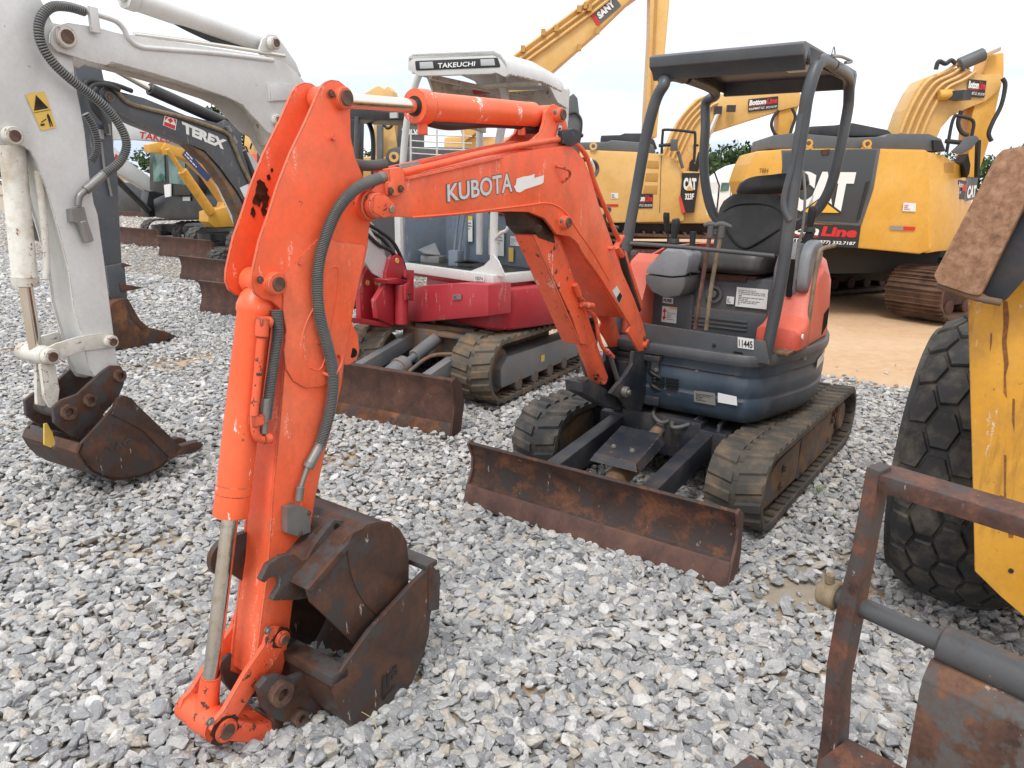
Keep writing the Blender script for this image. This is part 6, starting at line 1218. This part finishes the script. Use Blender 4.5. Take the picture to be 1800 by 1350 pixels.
# ---------------------------------------------------------------- trees
def tree(name,label,px,d,w_,h_,seed,group='trees behind the yard'):
    d0=ray(px,330); o=CAM+d0*(d/d0.y); t=Thing(name,label,'tree',(o.x,o.y,0),0.,group); r=random.Random(seed)
    b=B(); b.tube([(0,0,0),(r.uniform(-.1,.1),0,h_*.3),(r.uniform(-.3,.3),0,h_*.55),(r.uniform(-.3,.3),0,h_*.8)],.2,10,3,radii=[h_*.028,h_*.02,h_*.013,h_*.005])
    for k in range(7):
        a=r.uniform(0,6.28); z=h_*r.uniform(.25,.55); e=Vector((math.cos(a)*w_*.35,math.sin(a)*w_*.35,z+h_*.2)); b.tube([(0,0,z),(e.x*.5,e.y*.5,z+h_*.08),tuple(e)],.1,6,2,radii=[h_*.01,h_*.006,h_*.003])
    t.part('trunk',b,'bark')
    n=3800; rg=np.random.default_rng(seed); cl_=[(r.uniform(-1,1)*w_*.36,r.uniform(-1,1)*w_*.36,h_*r.uniform(.36,.9),r.uniform(.11,.2)*w_) for _ in range(24)]
    V_=[];F_=[]
    for i in range(n):
        c=cl_[rg.integers(0,len(cl_))]; dr=rg.normal(0,1,3); dr/=np.linalg.norm(dr); rr=c[3]*(rg.uniform(.4,1))**.5
        p=np.array(c[:3])+dr*rr*np.array([1,1,.72]); s=rg.uniform(.13,.30); u=rg.normal(0,1,3); u/=np.linalg.norm(u); v_=np.cross(u,dr); v_/=max(1e-6,np.linalg.norm(v_))
        k=len(V_); V_+=[tuple(p-u*s),tuple(p+v_*s*.6),tuple(p+u*s),tuple(p-v_*s*.6)]; F_.append((k,k+1,k+2,k+3))
    bb=B(); bb.add(V_,F_); t.part('crown',bb,'leaves')
    return t
tree('tree','dark green tree between the two big excavators, lower of the pair',1262,62,9,4.1,1); tree('tree','taller rounded tree rising over the truck roof',1325,66,10,5.4,2)
tree('tree','small dark tree at the right edge above the rusty pad',1806,60,4.5,6.2,4); tree('tree','thin pale tree above the dark grey boom',432,75,7,9.5,5)
for i,(px_,d_,h_) in enumerate(((1100,95,5.5),(1180,90,5.2),(1400,85,6),(1500,95,5.8),(1600,90,5.5),(1690,90,5.6),(330,100,5.5),(60,95,5.8),(560,95,6),(700,100,6),(-60,90,6))):
    tree('tree',['green tree in the hedge line behind the yellow machines','green tree in the hedge line behind the row of small excavators'][px_<800],px_,d_,12,h_,20+i,['hedge line trees on the right','hedge line trees on the left'][px_<800])
# ================================================================ right foreground: loader tyre and arm, fork carriage
W=Thing('wheel_loader','yellow loader at the right edge with knobbly tyre, yellow arm plate and rusty pad','loader',(1.90,3.06,0),-.67)
TR_,TW=.61,.46
def tyr(x,a,dr=0.):
    # x across the tread 0..TW, a angle, crown drops toward the shoulders
    u=abs(x-TW/2)/(TW/2); r=TR_-.035*u**2.2-.05*max(0,u-.82)/.18+dr; return Vector((x-.12,-math.cos(a)*r,TR_+.005+math.sin(a)*r))
b=B(); N_=96; xs_=[0,.012,.03,.08,.15,.23,.31,.38,.43,.448,TW]
rings=[[tyr(x,2*math.pi*i/N_,-.012-(.03 if x in(0,TW) else 0)) for x in xs_] for i in range(N_)]; rings.append(rings[0]); b.loft(rings,False,False,True)
for x0 in(0,TW):
    b.ring((x0-.12+(.02 if x0==0 else -.02),0,TR_),(1,0,0),TR_-.07,.30,.05,64)
tyre=W.part('tyre',b,'tyre_rubber')
cols=[(.055,0),(.145,.5),(.235,0),(.325,.5),(.41,0)]; per=2*math.pi*TR_; nrow=22; ps=per/nrow
b=B(); rg_=random.Random(2)
for xc,ph in cols:
    for k in range(nrow):
        s0=(k+ph)*ps; hexr=.5*ps*.93
        o=[(xc+math.cos(math.pi*j/3)*.059*(1),s0+math.sin(math.pi*j/3)*hexr/ .866*.90) for j in range(6)]
        o=[(xc+dx*.0+ (x-xc),s) for (x,s),dx in zip(o,[0]*6)]
        o=[(min(max(x,.004),TW-.004),s+rg_.uniform(-.004,.004)) for x,s in o]
        a=[tyr(x,s/TR_,-.024) for x,s in o]; c_=[tyr(xc+(x-xc)*.90,(s0+(s-s0)*.90)/TR_,.002) for x,s in o]; cc_=[tyr(xc+(x-xc)*.98,(s0+(s-s0)*.98)/TR_,-.006) for x,s in o]
        b.loft([a,cc_,c_])
W.part('tread_blocks',b,'tyre_rubber',tyre)
W.part('rim',B().cyl((-.04,0,TR_),(.24,0,TR_),.31),'yellow_worn',tyre)
pl=W.Y(-.78,1700,512,1709,835,1713,1004,1760,1050,1800,1084,1850,1125,1960,1200,2050,1000,2050,400,1800,470,1765,520)
yp=W.part('arm_plate',B().plate(pl,(0,.06,0)),'yellow_worn',None,.004)
for i,a in enumerate(((1763,528,1771,530,1774,560,1769,600,1773,640,1768,660,1770,700,1764,690,1765,640,1761,600,1764,570),(1741,585,1744,587,1743,605,1740,620),(1765,800,1769,800,1768,860,1770,905,1765,880),(1772,935,1782,938,1780,946,1773,945),(1757,870,1766,873,1764,880,1757,878),(1780,700,1784,702,1783,760,1779,740))): polymark(W,[(0,0),(1,0),(1,1),(0,1)][0:0] or [(u,v) for u,v in [(0,0)]][0:0] or [(0,0),(1,0),(.5,1)],W.Y(-.782,1700,1,1701,1,1701,0,1700,0),'ink',yp) if False else W.part('rust_run',B().add(W.Y(-.7815,*a),[tuple(range(len(a)//2))]),'run_rust',yp)
W.part('arm_beam',B().plate(W.Y(-.70,1820,500,2050,500,2050,1150,1880,1080,1820,1000),(0,.5,0)),'yellow_worn',None,.02)
W.part('hole',B().cyl(W.Y(-.785,1777,1004)[0],W.Y(-.785,1777,1004)[0]+Vector((0,.01,0)),.008),'ink',yp)
pd=W.Y(-.95,1641,484,1750,275,1762,263,1800,256,1900,240,1960,236,1850,300,1800,362,1727,512,1721,521,1700,516,1648,499)
pad=W.part('rusty_pad',B().plate(rc(pd,.012),(0,.05,0)),'rust_pad',None,.008)
W.part('pad_web',B().plate(W.Y(-.90,1724,514,1800,368,1960,240,1960,420,1860,462,1800,492,1768,528,1752,530),(0,.03,0)),'dark_blue',pad,.004)
W.part('pad_lip',B().tube(W.Y(-.93,1648,500,1700,518,1724,525,1760,532),.011,12,5),'mud_steel',pad)
W.part('body',B().box((.9,1.6,1.5),(.9,2.2,1.2)).box((1.0,2.8,1.1),(1.2,2.0,1.0)),'yellow_worn',None,.06)
W.part('axle',B().cyl((.3,0,TR_),(1.6,0,TR_),.14).box((.9,.6,.75),(.4,1.6,.35)),'yellow_worn')
# --- fork carriage
Q=Thing('fork_carriage','rusty fork carriage with square top bar and round shaft, lower right corner','fork carriage',(.76,1.51,0),-.9)
up_=Q.Y(0,1523,820,1546,829,1535,900,1525,950,1506,1056,1490,1140,1477,1205,1472,1306,1464,1400,1425,1400,1434,1350,1443,1292,1453,1167,1472,1061,1496,970)
upm=Q.part('upright',B().plate(rc(up_,.004),(0,.055,0)),'rust_frame',None,.004)
t0=Q.Y(0.0,1541,832,1541,864)
H_=(t0[0].z-t0[1].z)
b=B(); b.box((t0[0].x+.55,.045,(t0[0].z+t0[1].z)/2-.002),(1.12,.085,H_)); Q.part('top_bar',b,'rust_frame',None,.005)
r0,r1_=Q.Y(.04,1452,1042,1655,1126); zc=(r0.z+r1_.z)/2; 
sh0=Vector((r0.x,.04,zc)); xB=Q.Y(.04,1655,1126)[0].x
Q.part('shaft',B().cyl((r0.x+.0,.04,zc),(xB+.5,.04,zc),.0225,seg=36),'rust_shaft')
Q.part('shaft_nut',B().cyl((r0.x-.012,.04,zc),(r0.x+.032,.04,zc),.034).cyl((r0.x+.01,.03,zc+.03),(r0.x+.01,.03,zc+.052),.011),'lever_tan')
Q.part('sleeve',B().cyl((xB,.045,zc-.004),(xB+.6,.045,zc-.004),.040,seg=40),'rust_shaft')
fk=[(0,-.035),(.0,-.06),(-.012,-.066),(-.012,-.75),(.05,-.75),(.05,-.035)]
b=B(); b.plate([Vector((xB-.004,.01+y-.0,zc+z)) for y,z in[(-.005,-.028),(-.030,-.062),(-.030,-.075),(-.034,-.085),(-.036,-.60),(.03,-.60),(.05,-.03)]],(.40,0,0)); fo=Q.part('fork',b,'rust_fork',None,.005)
Q.part('base_plate',B().plate(Q.Z(Q.Y(0,1472,1306)[0].z,1440,1335,1491,1297,1640,1375,1700,1460,1440,1460),(0,0,-.03)),'rust_frame',None,.004)
Q.part('lower_bar',B().plate([Vector((x,y,.18)) for x,y in((-.25,.0),(.9,.0),(.9,.10),(-.25,.10))],(0,0,-.12)),'rust_frame',None,.01)
# ================================================================ weeds between the stones
def weed(px,py,n,h,seed,label):
    d=ray(px,py); p=CAM+d*(-CAM_H/d.z); t=Thing('weed',label,'weed',(p.x,p.y,-.02),0.,'weeds between the stones'); r=random.Random(seed); b=B()
    for i in range(n):
        a=r.uniform(0,6.28); l=h*r.uniform(.5,1.1); o=Vector((r.gauss(0,.018),r.gauss(0,.018),0)); dr=Vector((math.cos(a),math.sin(a),0)); sd_=Vector((-dr.y,dr.x,0)); pts=[o+dr*l*k*k*.7+Vector((0,0,l*(k-.35*k*k))) for k in(0,.35,.7,1)]
        wd=.0022
        vs=[]; 
        for k,q in enumerate(pts): w_=wd*(1-k/3.4); vs+=[q-sd_*w_,q+sd_*w_]
        b.add(vs,[(0,1,3,2),(2,3,5,4),(4,5,7,6)])
    t.part('blades',b,'grass_blade')
weed(1440,868,60,.09,1,'grass tuft beside the right track of the orange machine'); weed(392,1240,22,.06,2,'tiny grass tuft inside the orange bucket linkage')
weed(340,815,26,.06,3,'small weed under the white arm bucket, right of its teeth'); weed(560,960,20,.05,4,'small weed behind the nested buckets'); weed(130,600,26,.08,5,'weed left of the white arm linkage')
weed(235,845,20,.06,6,'weed in front of the white arm bucket'); weed(1470,905,18,.05,7,'small weed right of the grass tuft by the track')
def straw(px,py,ang,l,lab):
    d=ray(px,py); p=CAM+d*(-CAM_H/d.z); t=Thing('straw',lab,'straw',(p.x,p.y,.03),ang,'dry straws on the gravel'); t.part('stalk',B().tube([(-l/2,0,0),(-l/6,.01,.006),(l/5,-.005,.01),(l/2,.01,.002)],.0013,6,4),'straw_col')
straw(330,1075,2.5,.42,'long dry straw left of the bucket rod'); straw(665,1300,2.2,.25,'dry straw in front of the big bucket')
